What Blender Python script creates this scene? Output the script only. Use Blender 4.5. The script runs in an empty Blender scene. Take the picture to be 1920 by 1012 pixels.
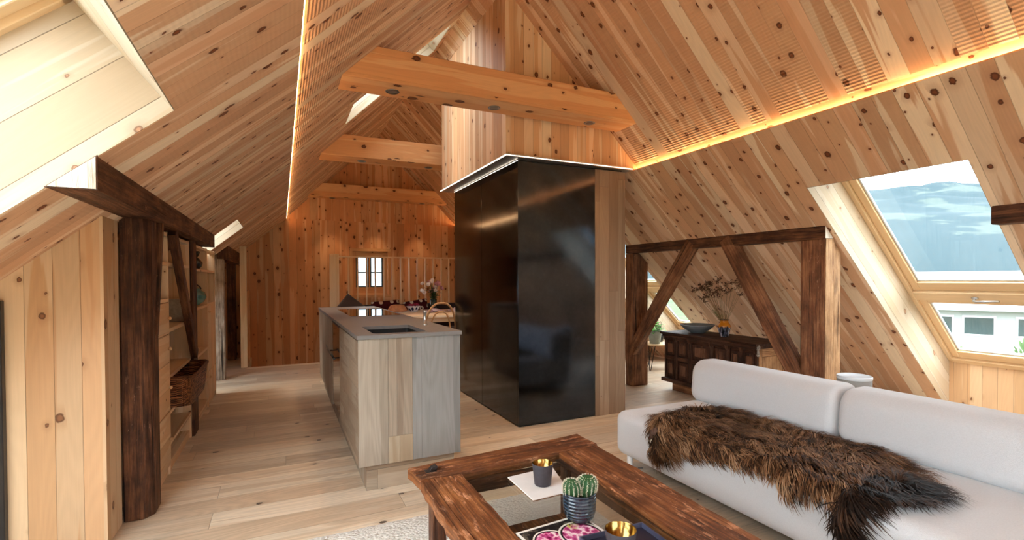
import bpy, bmesh, math, random
import numpy as np
from mathutils import Vector, Matrix

SC = bpy.context.scene
COL = SC.collection
rnd = random.Random(7)

# ------------------------------------------------------------------ camera
F = 914.6; YAW = 0.4415; PIT = -0.0159; ROLL = -0.00385; EYE = 1.25
cd = bpy.data.cameras.new('camera'); cam = bpy.data.objects.new('camera', cd); COL.objects.link(cam)
_f = Vector((math.sin(YAW)*math.cos(PIT), math.cos(YAW)*math.cos(PIT), math.sin(PIT)))
_r = Vector((math.cos(YAW), -math.sin(YAW), 0)); _u = _r.cross(_f)
_R = _r*math.cos(ROLL) + _u*math.sin(ROLL); _U = -_r*math.sin(ROLL) + _u*math.cos(ROLL)
m = Matrix((_R, _U, -_f)).transposed().to_4x4(); m.translation = (0, 0, EYE)
cam.matrix_world = m
cd.sensor_width = 36; cd.lens = 36*F/1920; cd.shift_y = 31.7/1920; cd.clip_start = 0.02; cd.clip_end = 9000
SC.camera = cam

# ------------------------------------------------------------------ sky, exposure
SC.view_settings.view_transform = 'Standard'; SC.view_settings.look = 'None'
SC.view_settings.exposure = 1.0; SC.view_settings.gamma = 1; SC.view_settings.use_curve_mapping = False
W = bpy.data.worlds.new('sky'); SC.world = W; W.use_nodes = True
nt = W.node_tree; nt.nodes.clear()
def wn(t, **k):
    n = nt.nodes.new(t)
    for a, b in k.items(): setattr(n, a, b)
    return n
tc = wn('ShaderNodeTexCoord'); mp = wn('ShaderNodeMapping'); mp.inputs['Scale'].default_value = (2, 2, 6)
nz = wn('ShaderNodeTexNoise'); nz.inputs['Scale'].default_value = 1.6; nz.inputs['Detail'].default_value = 5
cr = wn('ShaderNodeValToRGB'); cr.color_ramp.elements[0].position = .40; cr.color_ramp.elements[1].position = .62
cr.color_ramp.elements[0].color = (.74, .87, 1, 1); cr.color_ramp.elements[1].color = (.93, .97, 1, 1)
bg = wn('ShaderNodeBackground'); out = wn('ShaderNodeOutputWorld')
SKY = 6.0
bg.inputs['Strength'].default_value = SKY
nt.links.new(tc.outputs['Generated'], mp.inputs['Vector']); nt.links.new(mp.outputs[0], nz.inputs['Vector'])
nt.links.new(nz.outputs[0], cr.inputs[0]); nt.links.new(cr.outputs[0], bg.inputs['Color']); nt.links.new(bg.outputs[0], out.inputs['Surface'])

def sun(energy, az, el, ang):
    l = bpy.data.lights.new('sun', 'SUN'); l.energy = energy; l.angle = math.radians(ang); l.color = (1, .97, .92)
    o = bpy.data.objects.new('sun', l); COL.objects.link(o)
    d = Vector((math.cos(el)*math.cos(az), math.cos(el)*math.sin(az), math.sin(el)))   # towards the sun
    o.rotation_euler = d.to_track_quat('Z', 'Y').to_euler(); o.location = d*50
    return o
sun(2.6, math.radians(183), math.radians(58), 24)      # bright cloud on the left-hand side of the roof

# ------------------------------------------------------------------ node helpers and materials
class NT:
    def __init__(s, name):
        s.m = bpy.data.materials.new(name); s.m.use_nodes = True; s.t = s.m.node_tree; s.t.nodes.clear()
        s.out = s.t.nodes.new('ShaderNodeOutputMaterial')
    def n(s, typ, ins=None, **k):
        nd = s.t.nodes.new(typ)
        for a, b in k.items(): setattr(nd, a, b)
        for a, b in (ins or {}).items(): s.put(nd.inputs[a], b)
        return nd
    def put(s, sock, v):
        if isinstance(v, bpy.types.NodeSocket): s.t.links.new(v, sock)
        elif isinstance(v, bpy.types.Node): s.t.links.new(v.outputs[0], sock)
        else: sock.default_value = v
    def ma(s, op, a, b=None, c=None, clamp=False):
        nd = s.t.nodes.new('ShaderNodeMath'); nd.operation = op; nd.use_clamp = clamp
        for i, v in enumerate((a, b, c)):
            if v is not None: s.put(nd.inputs[i], v)
        return nd.outputs[0]
    def xyz(s, x=0., y=0., z=0.):
        return s.n('ShaderNodeCombineXYZ', {0: x, 1: y, 2: z}).outputs[0]
    def noise(s, vec, scale=5., detail=2., rough=.5, dist=0.):
        nd = s.n('ShaderNodeTexNoise', {'Vector': vec, 'Scale': scale, 'Detail': detail, 'Roughness': rough, 'Distortion': dist})
        return nd.outputs[0]
    def step(s, v, a, b):   # smooth 0..1
        nd = s.n('ShaderNodeMapRange', {0: v, 1: a, 2: b, 3: 0., 4: 1.}); nd.interpolation_type = 'SMOOTHSTEP'
        return nd.outputs[0]
    def mix(s, f, a, b, mode='MIX'):
        nd = s.t.nodes.new('ShaderNodeMix'); nd.data_type = 'RGBA'; nd.blend_type = mode
        s.put(nd.inputs[0], f)
        for i, v in ((6, a), (7, b)):
            if isinstance(v, tuple): v = (*v, 1)[:4]
            s.put(nd.inputs[i], v)
        return nd.outputs[2]
    def ramp(s, f, stops):
        nd = s.t.nodes.new('ShaderNodeValToRGB'); e = nd.color_ramp.elements
        while len(e) < len(stops): e.new(.5)
        for i, (p, c) in enumerate(stops): e[i].position = p; e[i].color = (*c, 1)
        s.put(nd.inputs[0], f); return nd.outputs[0]
    def bsdf(s, col, rough=.5, metal=0., spec=.5, normal=None, **k):
        nd = s.t.nodes.new('ShaderNodeBsdfPrincipled')
        if isinstance(col, tuple): col = (*col, 1)[:4]
        s.put(nd.inputs['Base Color'], col); s.put(nd.inputs['Roughness'], rough); s.put(nd.inputs['Metallic'], metal)
        s.put(nd.inputs['Specular IOR Level'], spec)
        if normal is not None: s.put(nd.inputs['Normal'], normal)
        for a, b in k.items(): s.put(nd.inputs[a.replace('_', ' ')], b)
        s.t.links.new(nd.outputs[0], s.out.inputs[0]); return nd
    def bump(s, h, strength=.3, dist=.01):
        return s.n('ShaderNodeBump', {'Height': h, 'Strength': strength, 'Distance': dist}).outputs[0]

def srgb(r, g, b):
    f = lambda c: (c/255/12.92) if c/255 <= .04045 else ((c/255+.055)/1.055)**2.4
    return (f(r), f(g), f(b))

def planks(name, heart, sap, tint, w=.115, knot=.55, kr=.012, kcol=(.10, .028, .008), seam=.55, rough=.5, sapamt=.5,
           var=.16, L=0., kv=.30, ripple=0., grain=.5, spec=.35, seamw=.0022, grey=None):
    """boarded timber; uv in metres, u across the boards, v along them"""
    s = NT(name)
    uv = s.n('ShaderNodeSeparateXYZ', {0: s.n('ShaderNodeTexCoord').outputs['UV']})
    u, v0 = uv.outputs[0], uv.outputs[1]
    # boards of slightly uneven width
    wob = s.noise(s.xyz(s.ma('MULTIPLY', s.ma('FLOOR', s.ma('DIVIDE', u, w*3)), 7.31), 3.1, 0.), 1.)
    b = s.ma('DIVIDE', u, w); idn = s.ma('FLOOR', b); fr = s.ma('FRACT', b)
    wnz = s.n('ShaderNodeTexWhiteNoise', {'W': s.ma('ADD', idn, 11.37)}, noise_dimensions='1D')
    r1 = wnz.outputs[0]; rc = s.n('ShaderNodeSeparateColor', {0: wnz.outputs[1]})
    v = s.ma('ADD', v0, s.ma('MULTIPLY', r1, 17.3))
    joint = None
    if L:
        vj = s.ma('DIVIDE', v, L); idj = s.ma('FLOOR', vj)
        w2 = s.n('ShaderNodeTexWhiteNoise', {'Vector': s.xyz(idn, idj, 2.)}, noise_dimensions='3D')
        r1 = w2.outputs[0]; rc = s.n('ShaderNodeSeparateColor', {0: w2.outputs[1]})
        fj = s.ma('MULTIPLY', s.ma('PINGPONG', vj, .5), L)
        joint = s.ma('SUBTRACT', 1., s.step(fj, 0., seamw))
    off = s.ma('MULTIPLY', r1, 31.)
    # sapwood bands
    sp = s.noise(s.xyz(s.ma('MULTIPLY', u, 11.), s.ma('MULTIPLY', v, .62), off), 1., 3., .42, .25)
    thr = s.ma('ADD', .50 + (.5-sapamt)*.3, s.ma('MULTIPLY', s.ma('SUBTRACT', rc.outputs[0], .5), .22))
    sm = s.step(sp, thr, s.ma('ADD', thr, .035))
    # cathedral grain and fine streaks
    wv = s.noise(s.xyz(s.ma('MULTIPLY', u, 7.), s.ma('MULTIPLY', v, .8), off), 1., 1., .4)
    rg = s.ma('SINE', s.ma('MULTIPLY', s.ma('ADD', wv, s.ma('MULTIPLY', u, .9)), 95.))
    fine = s.noise(s.xyz(s.ma('MULTIPLY', u, 170.), s.ma('MULTIPLY', v, 3.2), off), 1., 3., .6)
    g = s.ma('ADD', s.ma('MULTIPLY', rg, .10*grain), s.ma('MULTIPLY', s.ma('SUBTRACT', fine, .5), .85*grain))
    col = s.mix(sm, heart, sap)
    col = s.mix(s.ma('MULTIPLY', rc.outputs[1], .75), col, tint, 'MIX') if tint else col
    if grey: col = s.mix(s.step(rc.outputs[2], .45, .6), col, grey)
    br = s.ma('ADD', s.ma('ADD', 1., s.ma('MULTIPLY', s.ma('SUBTRACT', rc.outputs[2], .5), var*2)), s.ma('MULTIPLY', g, .42))
    col = s.mix(1., col, s.xyz(br, br, br), 'MULTIPLY')
    hgt = s.ma('MULTIPLY', g, .12)
    if knot:
        kx = s.ma('ADD', b, s.ma('MULTIPLY', idn, 6.37)); ky = s.ma('DIVIDE', v, kv)
        vo = s.n('ShaderNodeTexVoronoi', {'Vector': s.xyz(kx, ky, 0.), 'Scale': 1., 'Randomness': 1.}, voronoi_dimensions='2D')
        ps = s.n('ShaderNodeSeparateXYZ', {0: vo.outputs['Position']}); kc = s.n('ShaderNodeSeparateColor', {0: vo.outputs['Color']})
        dx = s.ma('MULTIPLY', s.ma('SUBTRACT', kx, ps.outputs[0]), w); dy = s.ma('MULTIPLY', s.ma('SUBTRACT', ky, ps.outputs[1]), kv*.72)
        d = s.ma('SQRT', s.ma('ADD', s.ma('MULTIPLY', dx, dx), s.ma('MULTIPLY', dy, dy)))
        d = s.ma('ADD', d, s.ma('MULTIPLY', s.ma('SUBTRACT', s.noise(s.xyz(u, v, 0.), 60., 1.), .5), kr*.8))
        r = s.ma('MULTIPLY', kr, s.ma('ADD', .28, s.ma('MULTIPLY', s.ma('POWER', kc.outputs[1], 1.6), 1.25)))
        act = s.ma('LESS_THAN', kc.outputs[0], knot)
        rel = s.ma('DIVIDE', d, r)
        halo = s.ma('MULTIPLY', act, s.ma('SUBTRACT', 1., s.step(rel, .7, 3.4)))
        km = s.ma('MULTIPLY', act, s.ma('SUBTRACT', 1., s.step(rel, .75, 1.1)))
        core = s.ma('SUBTRACT', 1., s.step(rel, .3, .75))
        col = s.mix(s.ma('MULTIPLY', halo, .42), col, tuple(c*.72 for c in tint or heart))
        kk = s.mix(s.ma('MULTIPLY', core, .6), kcol, tuple(min(1, c*2.6) for c in kcol))
        col = s.mix(km, col, kk)
    se = s.ma('SUBTRACT', 1., s.step(s.ma('MULTIPLY', s.ma('PINGPONG', b, .5), w), 0., seamw))
    if joint is not None: se = s.ma('MAXIMUM', se, joint)
    col = s.mix(s.ma('MULTIPLY', se, seam), col, tuple(c*.12 for c in heart))
    h = s.ma('SUBTRACT', hgt, s.ma('MULTIPLY', se, .8))
    if ripple:
        rp = s.ma('MULTIPLY', s.ma('SINE', s.ma('MULTIPLY', v0, 2*math.pi/.021)), s.ma('MULTIPLY', s.step(rc.outputs[0], .3, .55), ripple))
        h = s.ma('ADD', h, rp)
    s.bsdf(col, s.ma('ADD', rough, s.ma('MULTIPLY', fine, .12)), 0., spec, s.bump(h, .6, .004))
    return s.m

def plain(name, col, rough=.5, metal=0., spec=.5, nscale=0., namt=.15, bump=0., bscale=None, **k):
    s = NT(name)
    c = col; nrm = None
    tcn = s.n('ShaderNodeTexCoord').outputs['Object']
    if nscale:
        nzv = s.noise(tcn, nscale, 4., .6)
        c = s.mix(nzv, tuple(x*(1-namt*2) for x in col), tuple(min(1, x*(1+namt*2)) for x in col))
    if bump: nrm = s.bump(s.noise(tcn, bscale or nscale or 40., 4., .6), bump, .01)
    s.bsdf(c, rough, metal, spec, nrm, **k)
    return s.m

def emit(name, col, strength):
    s = NT(name)
    e = s.n('ShaderNodeEmission', {'Color': (*col, 1), 'Strength': strength}); s.t.links.new(e.outputs[0], s.out.inputs[0])
    return s.m

def glassy(name, tint=(.97, .985, .98), refl=.06):
    s = NT(name)
    lw = s.n('ShaderNodeLayerWeight', {'Blend': .5})
    fr = s.n('ShaderNodeMath', {0: s.ma('POWER', lw.outputs['Facing'], 4.), 1: .55, 2: .035}, operation='MULTIPLY_ADD')
    t = s.n('ShaderNodeBsdfTransparent', {'Color': (*tint, 1)}); g = s.n('ShaderNodeBsdfGlossy', {'Color': (.9, .9, .9, 1), 'Roughness': .02})
    mx = s.n('ShaderNodeMixShader', {0: fr.outputs[0], 1: t.outputs[0], 2: g.outputs[0]}); s.t.links.new(mx.outputs[0], s.out.inputs[0])
    return s.m

def old_wood(name, dark, mid, light, amt=.5, wt=.585, cracks=True, zt=.46):
    s = NT(name)
    uv = s.n('ShaderNodeSeparateXYZ', {0: s.n('ShaderNodeTexCoord').outputs['UV']}); u, v = uv.outputs[0], uv.outputs[1]
    st = s.noise(s.xyz(s.ma('MULTIPLY', u, 55.), s.ma('MULTIPLY', v, 2.2), 0.), 1., 6., .7, .5)
    bl = s.noise(s.xyz(s.ma('MULTIPLY', u, 9.), s.ma('MULTIPLY', v, 4.), 4.), 1., 5., .65)
    t = s.ma('ADD', s.ma('MULTIPLY', st, .55), s.ma('MULTIPLY', bl, .45))
    col = s.ramp(t, [(.38, dark), (.50, mid), (.63, light)])
    blot = s.step(s.noise(s.xyz(s.ma('MULTIPLY', u, 5.), s.ma('MULTIPLY', v, 2.5), 7.), 1., 3., .6), .52, .70)
    col = s.mix(s.ma('MULTIPLY', blot, .6), col, tuple(c*.55 for c in dark))
    wear = s.step(s.noise(s.xyz(s.ma('MULTIPLY', u, 38.), s.ma('MULTIPLY', v, 11.), 9.), 1., 7., .75), wt, wt+.085)
    zone = s.step(s.noise(s.xyz(s.ma('MULTIPLY', u, 4.), s.ma('MULTIPLY', v, 2.2), 3.), 1., 2., .5), zt, zt+.16)
    col = s.mix(s.ma('MULTIPLY', s.ma('MULTIPLY', wear, zone), amt), col, tuple(min(1, c*1.5+.10) for c in light))
    crack = s.step(s.noise(s.xyz(s.ma('MULTIPLY', u, 30.), s.ma('MULTIPLY', v, .8), 2.), 1., 2., .5), .29, .35)
    if cracks: col = s.mix(s.ma('SUBTRACT', 1., crack), col, tuple(c*.2 for c in dark))
    h = s.ma('ADD', s.ma('ADD', s.ma('MULTIPLY', st, .8), s.ma('MULTIPLY', crack, .9)), s.ma('MULTIPLY', bl, .6))
    s.bsdf(col, s.ma('SUBTRACT', .68, s.ma('MULTIPLY', bl, .25)), 0., .28, s.bump(h, .9, .016))
    return s.m

M = {}
PH, PS, PT = srgb(202, 160, 124), srgb(230, 208, 178), srgb(208, 158, 122)
M['ceil'] = planks('ceiling boards', PH, PS, PT, w=.105, knot=.72, kr=.0135, kv=.20, sapamt=.50, ripple=.10, var=.15, seam=.25)
M['ceil_up'] = planks('ceiling boards above the cove', PH, PS, PT, w=.105, knot=.72, kr=.0135, kv=.20, sapamt=.46, ripple=.6, var=.15, seam=.25)
M['wallpine'] = planks('pine wall boards', srgb(204, 148, 102), srgb(222, 180, 138), srgb(206, 142, 94), w=.12, knot=.7, kr=.015, kv=.22, sapamt=.42, var=.16)
M['pale'] = planks('pale pine boards', srgb(200, 160, 118), srgb(214, 186, 150), srgb(196, 148, 104), w=.098, knot=.33, kr=.013, kv=.22, sapamt=.6, var=.10, seam=.5, kcol=(.13, .055, .022), seamw=.0018)
M['reveal'] = planks('bleached pine boards', srgb(196, 176, 148), srgb(208, 194, 172), srgb(190, 164, 132), w=.17, knot=.5, kr=.012, kv=.3, sapamt=.6, var=.08, seam=.55, kcol=(.25, .13, .07), grain=.3)
M['winwood'] = planks('window pine', srgb(222, 190, 148), srgb(234, 210, 172), srgb(222, 186, 142), w=.4, knot=.12, kr=.008, sapamt=.5, var=.06, seam=.0, rough=.35, grain=.4)
M['beam'] = planks('beam pine', srgb(208, 150, 100), srgb(216, 166, 118), None, w=.15, knot=.62, kr=.022, kv=.27, sapamt=.35, var=.02, seam=0., rough=.45, kcol=(.075, .02, .006))
M['shelfpine'] = planks('shelf pine', srgb(218, 178, 134), srgb(232, 204, 166), srgb(218, 172, 126), w=.2, knot=.35, kr=.011, sapamt=.5, var=.1, seam=.2)
M['floor'] = planks('oak floor boards', srgb(210, 188, 160), srgb(224, 208, 184), srgb(190, 164, 136), w=.19, knot=.45, kr=.014, kv=.8, sapamt=.5, var=.16, L=2.1, seam=.45, rough=.36, grain=1.7, spec=.45, kcol=(.055, .04, .03))
M['oak'] = planks('brown oak panel', srgb(152, 126, 102), srgb(166, 142, 118), srgb(140, 112, 88), w=.105, knot=.2, kr=.008, kv=.5, sapamt=.45, var=.14, seam=.35, rough=.45, grain=.9, L=1.4)
M['oldoak'] = planks('island oak', srgb(158, 140, 120), srgb(174, 160, 142), srgb(148, 126, 104), w=.14, knot=.2, kr=.008, kv=.5, sapamt=.5, var=.12, seam=.4, grain=1., L=.62)
M['oldoakgrey'] = planks('greyed island oak', srgb(140, 136, 130), srgb(158, 154, 146), srgb(128, 124, 118), w=.16, knot=.08, kr=.006, sapamt=.5, var=.1, seam=.2, grain=1.5)
M['timber'] = old_wood('old dark timber', srgb(40, 24, 17), srgb(88, 54, 36), srgb(138, 92, 62), .55)
M['timber_red'] = old_wood('old red brown timber', srgb(70, 40, 26), srgb(128, 82, 54), srgb(172, 120, 82), .5)
M['timber_grey'] = old_wood('hewn grey timber', srgb(96, 78, 64), srgb(160, 142, 124), srgb(206, 192, 174), .5)
M['timber_light'] = old_wood('weathered timber and lit chest end', srgb(120, 82, 52), srgb(176, 132, 92), srgb(214, 172, 126), .4)
M['tablewood'] = old_wood('worn table wood', srgb(58, 30, 14), srgb(118, 68, 34), srgb(166, 106, 60), .8, .53, False, .40)
M['chest'] = old_wood('carved chest wood', srgb(36, 22, 15), srgb(70, 43, 30), srgb(108, 72, 52), .3)
M['chest_red'] = old_wood('chest panel wood', srgb(78, 48, 34), srgb(114, 76, 55), srgb(146, 104, 78), .3)
M['glass'] = glassy('window glass')
M['white'] = plain('white lacquer', (.8, .8, .78), .4)
M['cutend'] = old_wood('sawn beam end', srgb(190, 172, 148), srgb(228, 216, 198), srgb(244, 238, 226), .3)
M['led'] = emit('warm light strip', (1, .56, .24), 15.)
M['black'] = plain('black lacquer', (.012, .012, .013), .35)
M['steelgrey'] = plain('brushed metal', (.55, .56, .57), .3, 1.)

# ------------------------------------------------------------------ mesh helpers
class MB:
    """collects faces (with uv in metres) and links them as one mesh object"""
    def __init__(s): s.v = []; s.f = []; s.uv = []; s.sm = []; s.mi = []
    def face(s, pts, uvs=None, smooth=False, mi=0):
        i = len(s.v); s.v += [tuple(p) for p in pts]; s.f.append(tuple(range(i, i+len(pts))))
        s.uv.append(uvs or [(0, 0)]*len(pts)); s.sm.append(smooth); s.mi.append(mi)
    def grid(s, P, uv=None, smooth=True, close_u=False, close_v=False, mi=0):
        """P[i][j] points; shared verts"""
        nu, nv = len(P), len(P[0]); i0 = len(s.v)
        for row in P: s.v += [tuple(p) for p in row]
        for i in range(nu if close_u else nu-1):
            for j in range(nv if close_v else nv-1):
                a, b = (i+1) % nu, (j+1) % nv
                s.f.append((i0+i*nv+j, i0+a*nv+j, i0+a*nv+b, i0+i*nv+b))
                U = lambda p, q: uv(p, q) if uv else (p*.02, q*.02)
                s.uv.append([U(i, j), U(i+1, j), U(i+1, j+1), U(i, j+1)]); s.sm.append(smooth); s.mi.append(mi)
    def box(s, lo, hi, g=2, off=None, mat=None, mi=0):
        """axis box; g = grain axis; mat = Matrix applied after uv"""
        if off is None: off = (rnd.random()*3, rnd.random()*3)
        lo, hi = Vector(lo), Vector(hi)
        for ax in range(3):
            for sd in (0, 1):
                b, c = [(1, 2), (2, 0), (0, 1)][ax]
                q = []
                for (p, r) in ((0, 0), (1, 0), (1, 1), (0, 1)):
                    pt = [0, 0, 0]; pt[ax] = (lo, hi)[sd][ax]; pt[b] = (lo, hi)[p][b]; pt[c] = (lo, hi)[r][c]; q.append(Vector(pt))
                if not sd: q.reverse()
                s.poly(q, ax, g, off, mat, mi)
    def poly(s, q, ax, g, off=(0, 0), mat=None, mi=0, smooth=False):
        if ax == g: a1, a2 = [(1, 2), (0, 2), (0, 1)][ax]
        else: a2 = g; a1 = 3-ax-g
        uv = [(p[a1]+off[0], p[a2]+off[1]) for p in q]
        if mat is not None: q = [mat @ Vector(p) for p in q]
        s.face(q, uv, smooth, mi)
    def prism(s, poly, lo, hi, axis=1, g=0, off=None, mat=None, mi=0):
        """poly in the plane normal to axis, extruded lo..hi; poly counter-clockwise in (b,c) order of the axis"""
        if off is None: off = (rnd.random()*3, rnd.random()*3)
        b, c = [(1, 2), (2, 0), (0, 1)][axis]
        def P(pq, t):
            r = [0, 0, 0]; r[axis] = t; r[b], r[c] = pq; return Vector(r)
        n = len(poly)
        s.poly([P(p, hi) for p in poly], axis, g, off, mat, mi)
        s.poly([P(p, lo) for p in reversed(poly)], axis, g, off, mat, mi)
        for i in range(n):
            p, q = poly[i], poly[(i+1) % n]
            e = Vector((q[0]-p[0], q[1]-p[1])); L = e.length
            pts = [P(p, lo), P(q, lo), P(q, hi), P(p, hi)]
            if g == axis: uv = [(i*.37+off[0], lo+off[1]), (i*.37+L+off[0], lo+off[1]), (i*.37+L+off[0], hi+off[1]), (i*.37+off[0], hi+off[1])]
            else: uv = [(lo+off[0], off[1]), (lo+off[0], L+off[1]), (hi+off[0], L+off[1]), (hi+off[0], off[1])]
            if mat is not None: pts = [mat @ x for x in pts]
            s.face(pts, uv, False, mi)
    def lathe(s, prof, n=32, c=(0, 0, 0), smooth=True, mi=0, ax=None):
        """prof [(r,z)] bottom to top around z at c"""
        P = [[(c[0]+r*math.cos(2*math.pi*k/n), c[1]+r*math.sin(2*math.pi*k/n), c[2]+z) for k in range(n)] for r, z in prof]
        if ax is not None: P = [[tuple(ax @ Vector(p)) for p in row] for row in P]
        L = [0]
        for i in range(1, len(prof)): L.append(L[-1]+math.hypot(prof[i][0]-prof[i-1][0], prof[i][1]-prof[i-1][1]))
        s.grid([list(r) for r in zip(*P)][::1], None, smooth, close_u=True, mi=mi) if False else None
        nu = len(P); i0 = len(s.v)
        for row in P: s.v += row
        for i in range(nu-1):
            for k in range(n):
                k2 = (k+1) % n
                s.f.append((i0+i*n+k, i0+i*n+k2, i0+(i+1)*n+k2, i0+(i+1)*n+k))
                R = max(p[0] for p in prof)*2*math.pi/n
                s.uv.append([(k*R, L[i]), ((k+1)*R, L[i]), ((k+1)*R, L[i+1]), (k*R, L[i+1])]); s.sm.append(smooth); s.mi.append(mi)
    def disc(s, r, z, n=32, c=(0, 0), up=True, mi=0):
        q = [(c[0]+r*math.cos(2*math.pi*k/n), c[1]+r*math.sin(2*math.pi*k/n), z) for k in range(n)]
        if not up: q.reverse()
        s.face(q, [(p[0], p[1]) for p in q], False, mi)
    def tube(s, pts, rad, n=8, smooth=True, caps=True, mi=0, closed=False):
        pts = [Vector(p) for p in pts]; m_ = len(pts)
        if not hasattr(rad, '__len__'): rad = [rad]*m_
        rows = []; N = None; L = 0
        for i, p in enumerate(pts):
            if closed: t = pts[(i+1) % m_]-pts[i-1]
            else: t = pts[min(i+1, m_-1)]-pts[max(i-1, 0)]
            t.normalize()
            if N is None:
                N = t.orthogonal().normalized()
            N = (N - t*N.dot(t)).normalized(); B = t.cross(N)
            rows.append([p + (N*math.cos(2*math.pi*k/n)+B*math.sin(2*math.pi*k/n))*rad[i] for k in range(n)])
        s.grid(rows, None, smooth, close_u=closed, close_v=True, mi=mi)
        if caps and not closed:
            s.face(list(reversed(rows[0])), None, False, mi); s.face(rows[-1], None, False, mi)
    def sphere(s, c, r, nu=16, nv=10, mi=0, mat=None):
        rx, ry, rz = r if hasattr(r, '__len__') else (r, r, r)
        P = []
        for j in range(nv+1):
            th = math.pi*j/nv - math.pi/2
            row = []
            for k in range(nu):
                a = 2*math.pi*k/nu
                p = Vector((c[0]+rx*math.cos(th)*math.cos(a), c[1]+ry*math.cos(th)*math.sin(a), c[2]+rz*math.sin(th)))
                row.append(mat @ p if mat is not None else p)
            P.append(row)
        s.grid([list(x) for x in P], None, True, close_v=True, mi=mi)
    def build(s, name, mat, parent=None, bevel=0., bseg=2, subsurf=0, smooth=False, weld=True, angle=40):
        me = bpy.data.meshes.new(name); me.from_pydata(s.v, [], s.f)
        ul = me.uv_layers.new(name='UVMap')
        flat = [c for f in s.uv for p in f for c in p]
        ul.data.foreach_set('uv', flat)
        me.polygons.foreach_set('use_smooth', [bool(x or smooth) for x in s.sm])
        me.polygons.foreach_set('material_index', s.mi)
        for mm in (mat if isinstance(mat, (list, tuple)) else [mat]): me.materials.append(mm)
        if weld:
            bm = bmesh.new(); bm.from_mesh(me)
            bmesh.ops.remove_doubles(bm, verts=bm.verts, dist=1e-5)
            if bevel:
                es = [e for e in bm.edges if len(e.link_faces) == 2 and e.calc_face_angle(0) > math.radians(angle)]
                bmesh.ops.bevel(bm, geom=es, offset=bevel, segments=bseg, profile=.6, affect='EDGES', clamp_overlap=True)
                if bseg > 1:
                    for f in bm.faces: f.smooth = True
            bmesh.ops.recalc_face_normals(bm, faces=bm.faces)
            bm.to_mesh(me); bm.free()
        me.update()
        o = bpy.data.objects.new(name, me); COL.objects.link(o)
        if parent is not None: o.parent = parent
        if bevel and bseg > 1:
            wn_ = o.modifiers.new('normals', 'WEIGHTED_NORMAL'); wn_.keep_sharp = True
        if subsurf:
            sb = o.modifiers.new('subdivision', 'SUBSURF'); sb.levels = subsurf; sb.render_levels = subsurf
        return o

def tag(o, label, cat, group=None, kind=None):
    o['label'] = label; o['category'] = cat
    if group: o['group'] = group
    if kind: o['kind'] = kind
    return o
def thing(name, label, cat, loc=(0, 0, 0), rz=0., group=None):
    o = bpy.data.objects.new(name, None); COL.objects.link(o); o.location = loc; o.rotation_euler = (0, 0, rz)
    o.empty_display_size = .05
    return tag(o, label, cat, group)
def struct(o):
    o['kind'] = 'structure'; return o
def sempty(name, loc=(0, 0, 0)):
    o = bpy.data.objects.new(name, None); COL.objects.link(o); o.location = loc; o['kind'] = 'structure'; o.empty_display_size = .05
    return o
def one(name, lo, hi, mat, parent=None, g=2, bevel=0., bseg=2):
    b = MB(); b.box(lo, hi, g); return b.build(name, mat, parent, bevel, bseg)
def beam_between(p, q, w, d, upv=(0, 0, 1)):
    """matrix whose local z runs p->q; returns (matrix, length)"""
    p, q = Vector(p), Vector(q); z = (q-p); L = z.length; z.normalize()
    x = Vector(upv).cross(z).normalized(); y = z.cross(x)
    mt = Matrix((x, y, z)).transposed().to_4x4(); mt.translation = p
    return mt, L
# ------------------------------------------------------------------ the setting: roof, walls, floor
CZ = 2.265                      # height of the light cove
XL, XR, RX = .086, 3.0, 1.55    # cove lines and ridge
YE, YB = 8.95, -3.2             # far and near gable
def slab(name, P0, es, n, s0, s1, y0, y1, holes, th, mat, ey=(0, 1, 0), uvo=(0, 0)):
    P0, es, n, ey = Vector(P0), Vector(es), Vector(n), Vector(ey)
    S = sorted({s0, s1, *[h[0] for h in holes], *[h[1] for h in holes]}); Y = sorted({y0, y1, *[h[2] for h in holes], *[h[3] for h in holes]})
    solid = {}
    for i in range(len(S)-1):
        for j in range(len(Y)-1):
            cs, cy = (S[i]+S[i+1])/2, (Y[j]+Y[j+1])/2
            solid[i, j] = not any(h[0] < cs < h[1] and h[2] < cy < h[3] for h in holes)
    b = MB(); P = lambda s, y, t: P0 + es*s + ey*y + n*t
    U = lambda s, y: (y+uvo[0], s+uvo[1])
    for (i, j), ok in solid.items():
        if not ok: continue
        a, c, d, e = S[i], S[i+1], Y[j], Y[j+1]
        for t in (0, th):
            b.face([P(a, d, t), P(c, d, t), P(c, e, t), P(a, e, t)], [U(a, d), U(c, d), U(c, e), U(a, e)])
        for (di, dj, q) in ((-1, 0, ((a, d), (a, e))), (1, 0, ((c, d), (c, e))), (0, -1, ((a, d), (c, d))), (0, 1, ((a, e), (c, e)))):
            if not solid.get((i+di, j+dj), False):
                (s_, y_), (s2, y2) = q
                b.face([P(s_, y_, 0), P(s2, y2, 0), P(s2, y2, th), P(s_, y_, th)], [U(s_, y_), U(s2, y2), (U(s2, y2)[0]+th, U(s2, y2)[1]+th), (U(s_, y_)[0]+th, U(s_, y_)[1]+th)])
    return struct(b.build(name, mat))
aL, aR = math.atan(.85), math.atan(.927); uL, uR = math.atan(.987), math.atan(.997)
LLe, LLn = Vector((-math.cos(aL), 0, -math.sin(aL))), Vector((-math.sin(aL), 0, math.cos(aL)))
LRe, LRn = Vector((math.cos(aR), 0, -math.sin(aR))), Vector((math.sin(aR), 0, math.cos(aR)))
ULe, ULn = Vector((math.cos(uL), 0, math.sin(uL))), Vector((-math.sin(uL), 0, math.cos(uL)))
URe, URn = Vector((-math.cos(uR), 0, math.sin(uR))), Vector((math.sin(uR), 0, math.cos(uR)))
PL, PR = Vector((XL, 0, CZ)), Vector((XR, 0, CZ))
sL = lambda x: (XL-x)/math.cos(aL)
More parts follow.
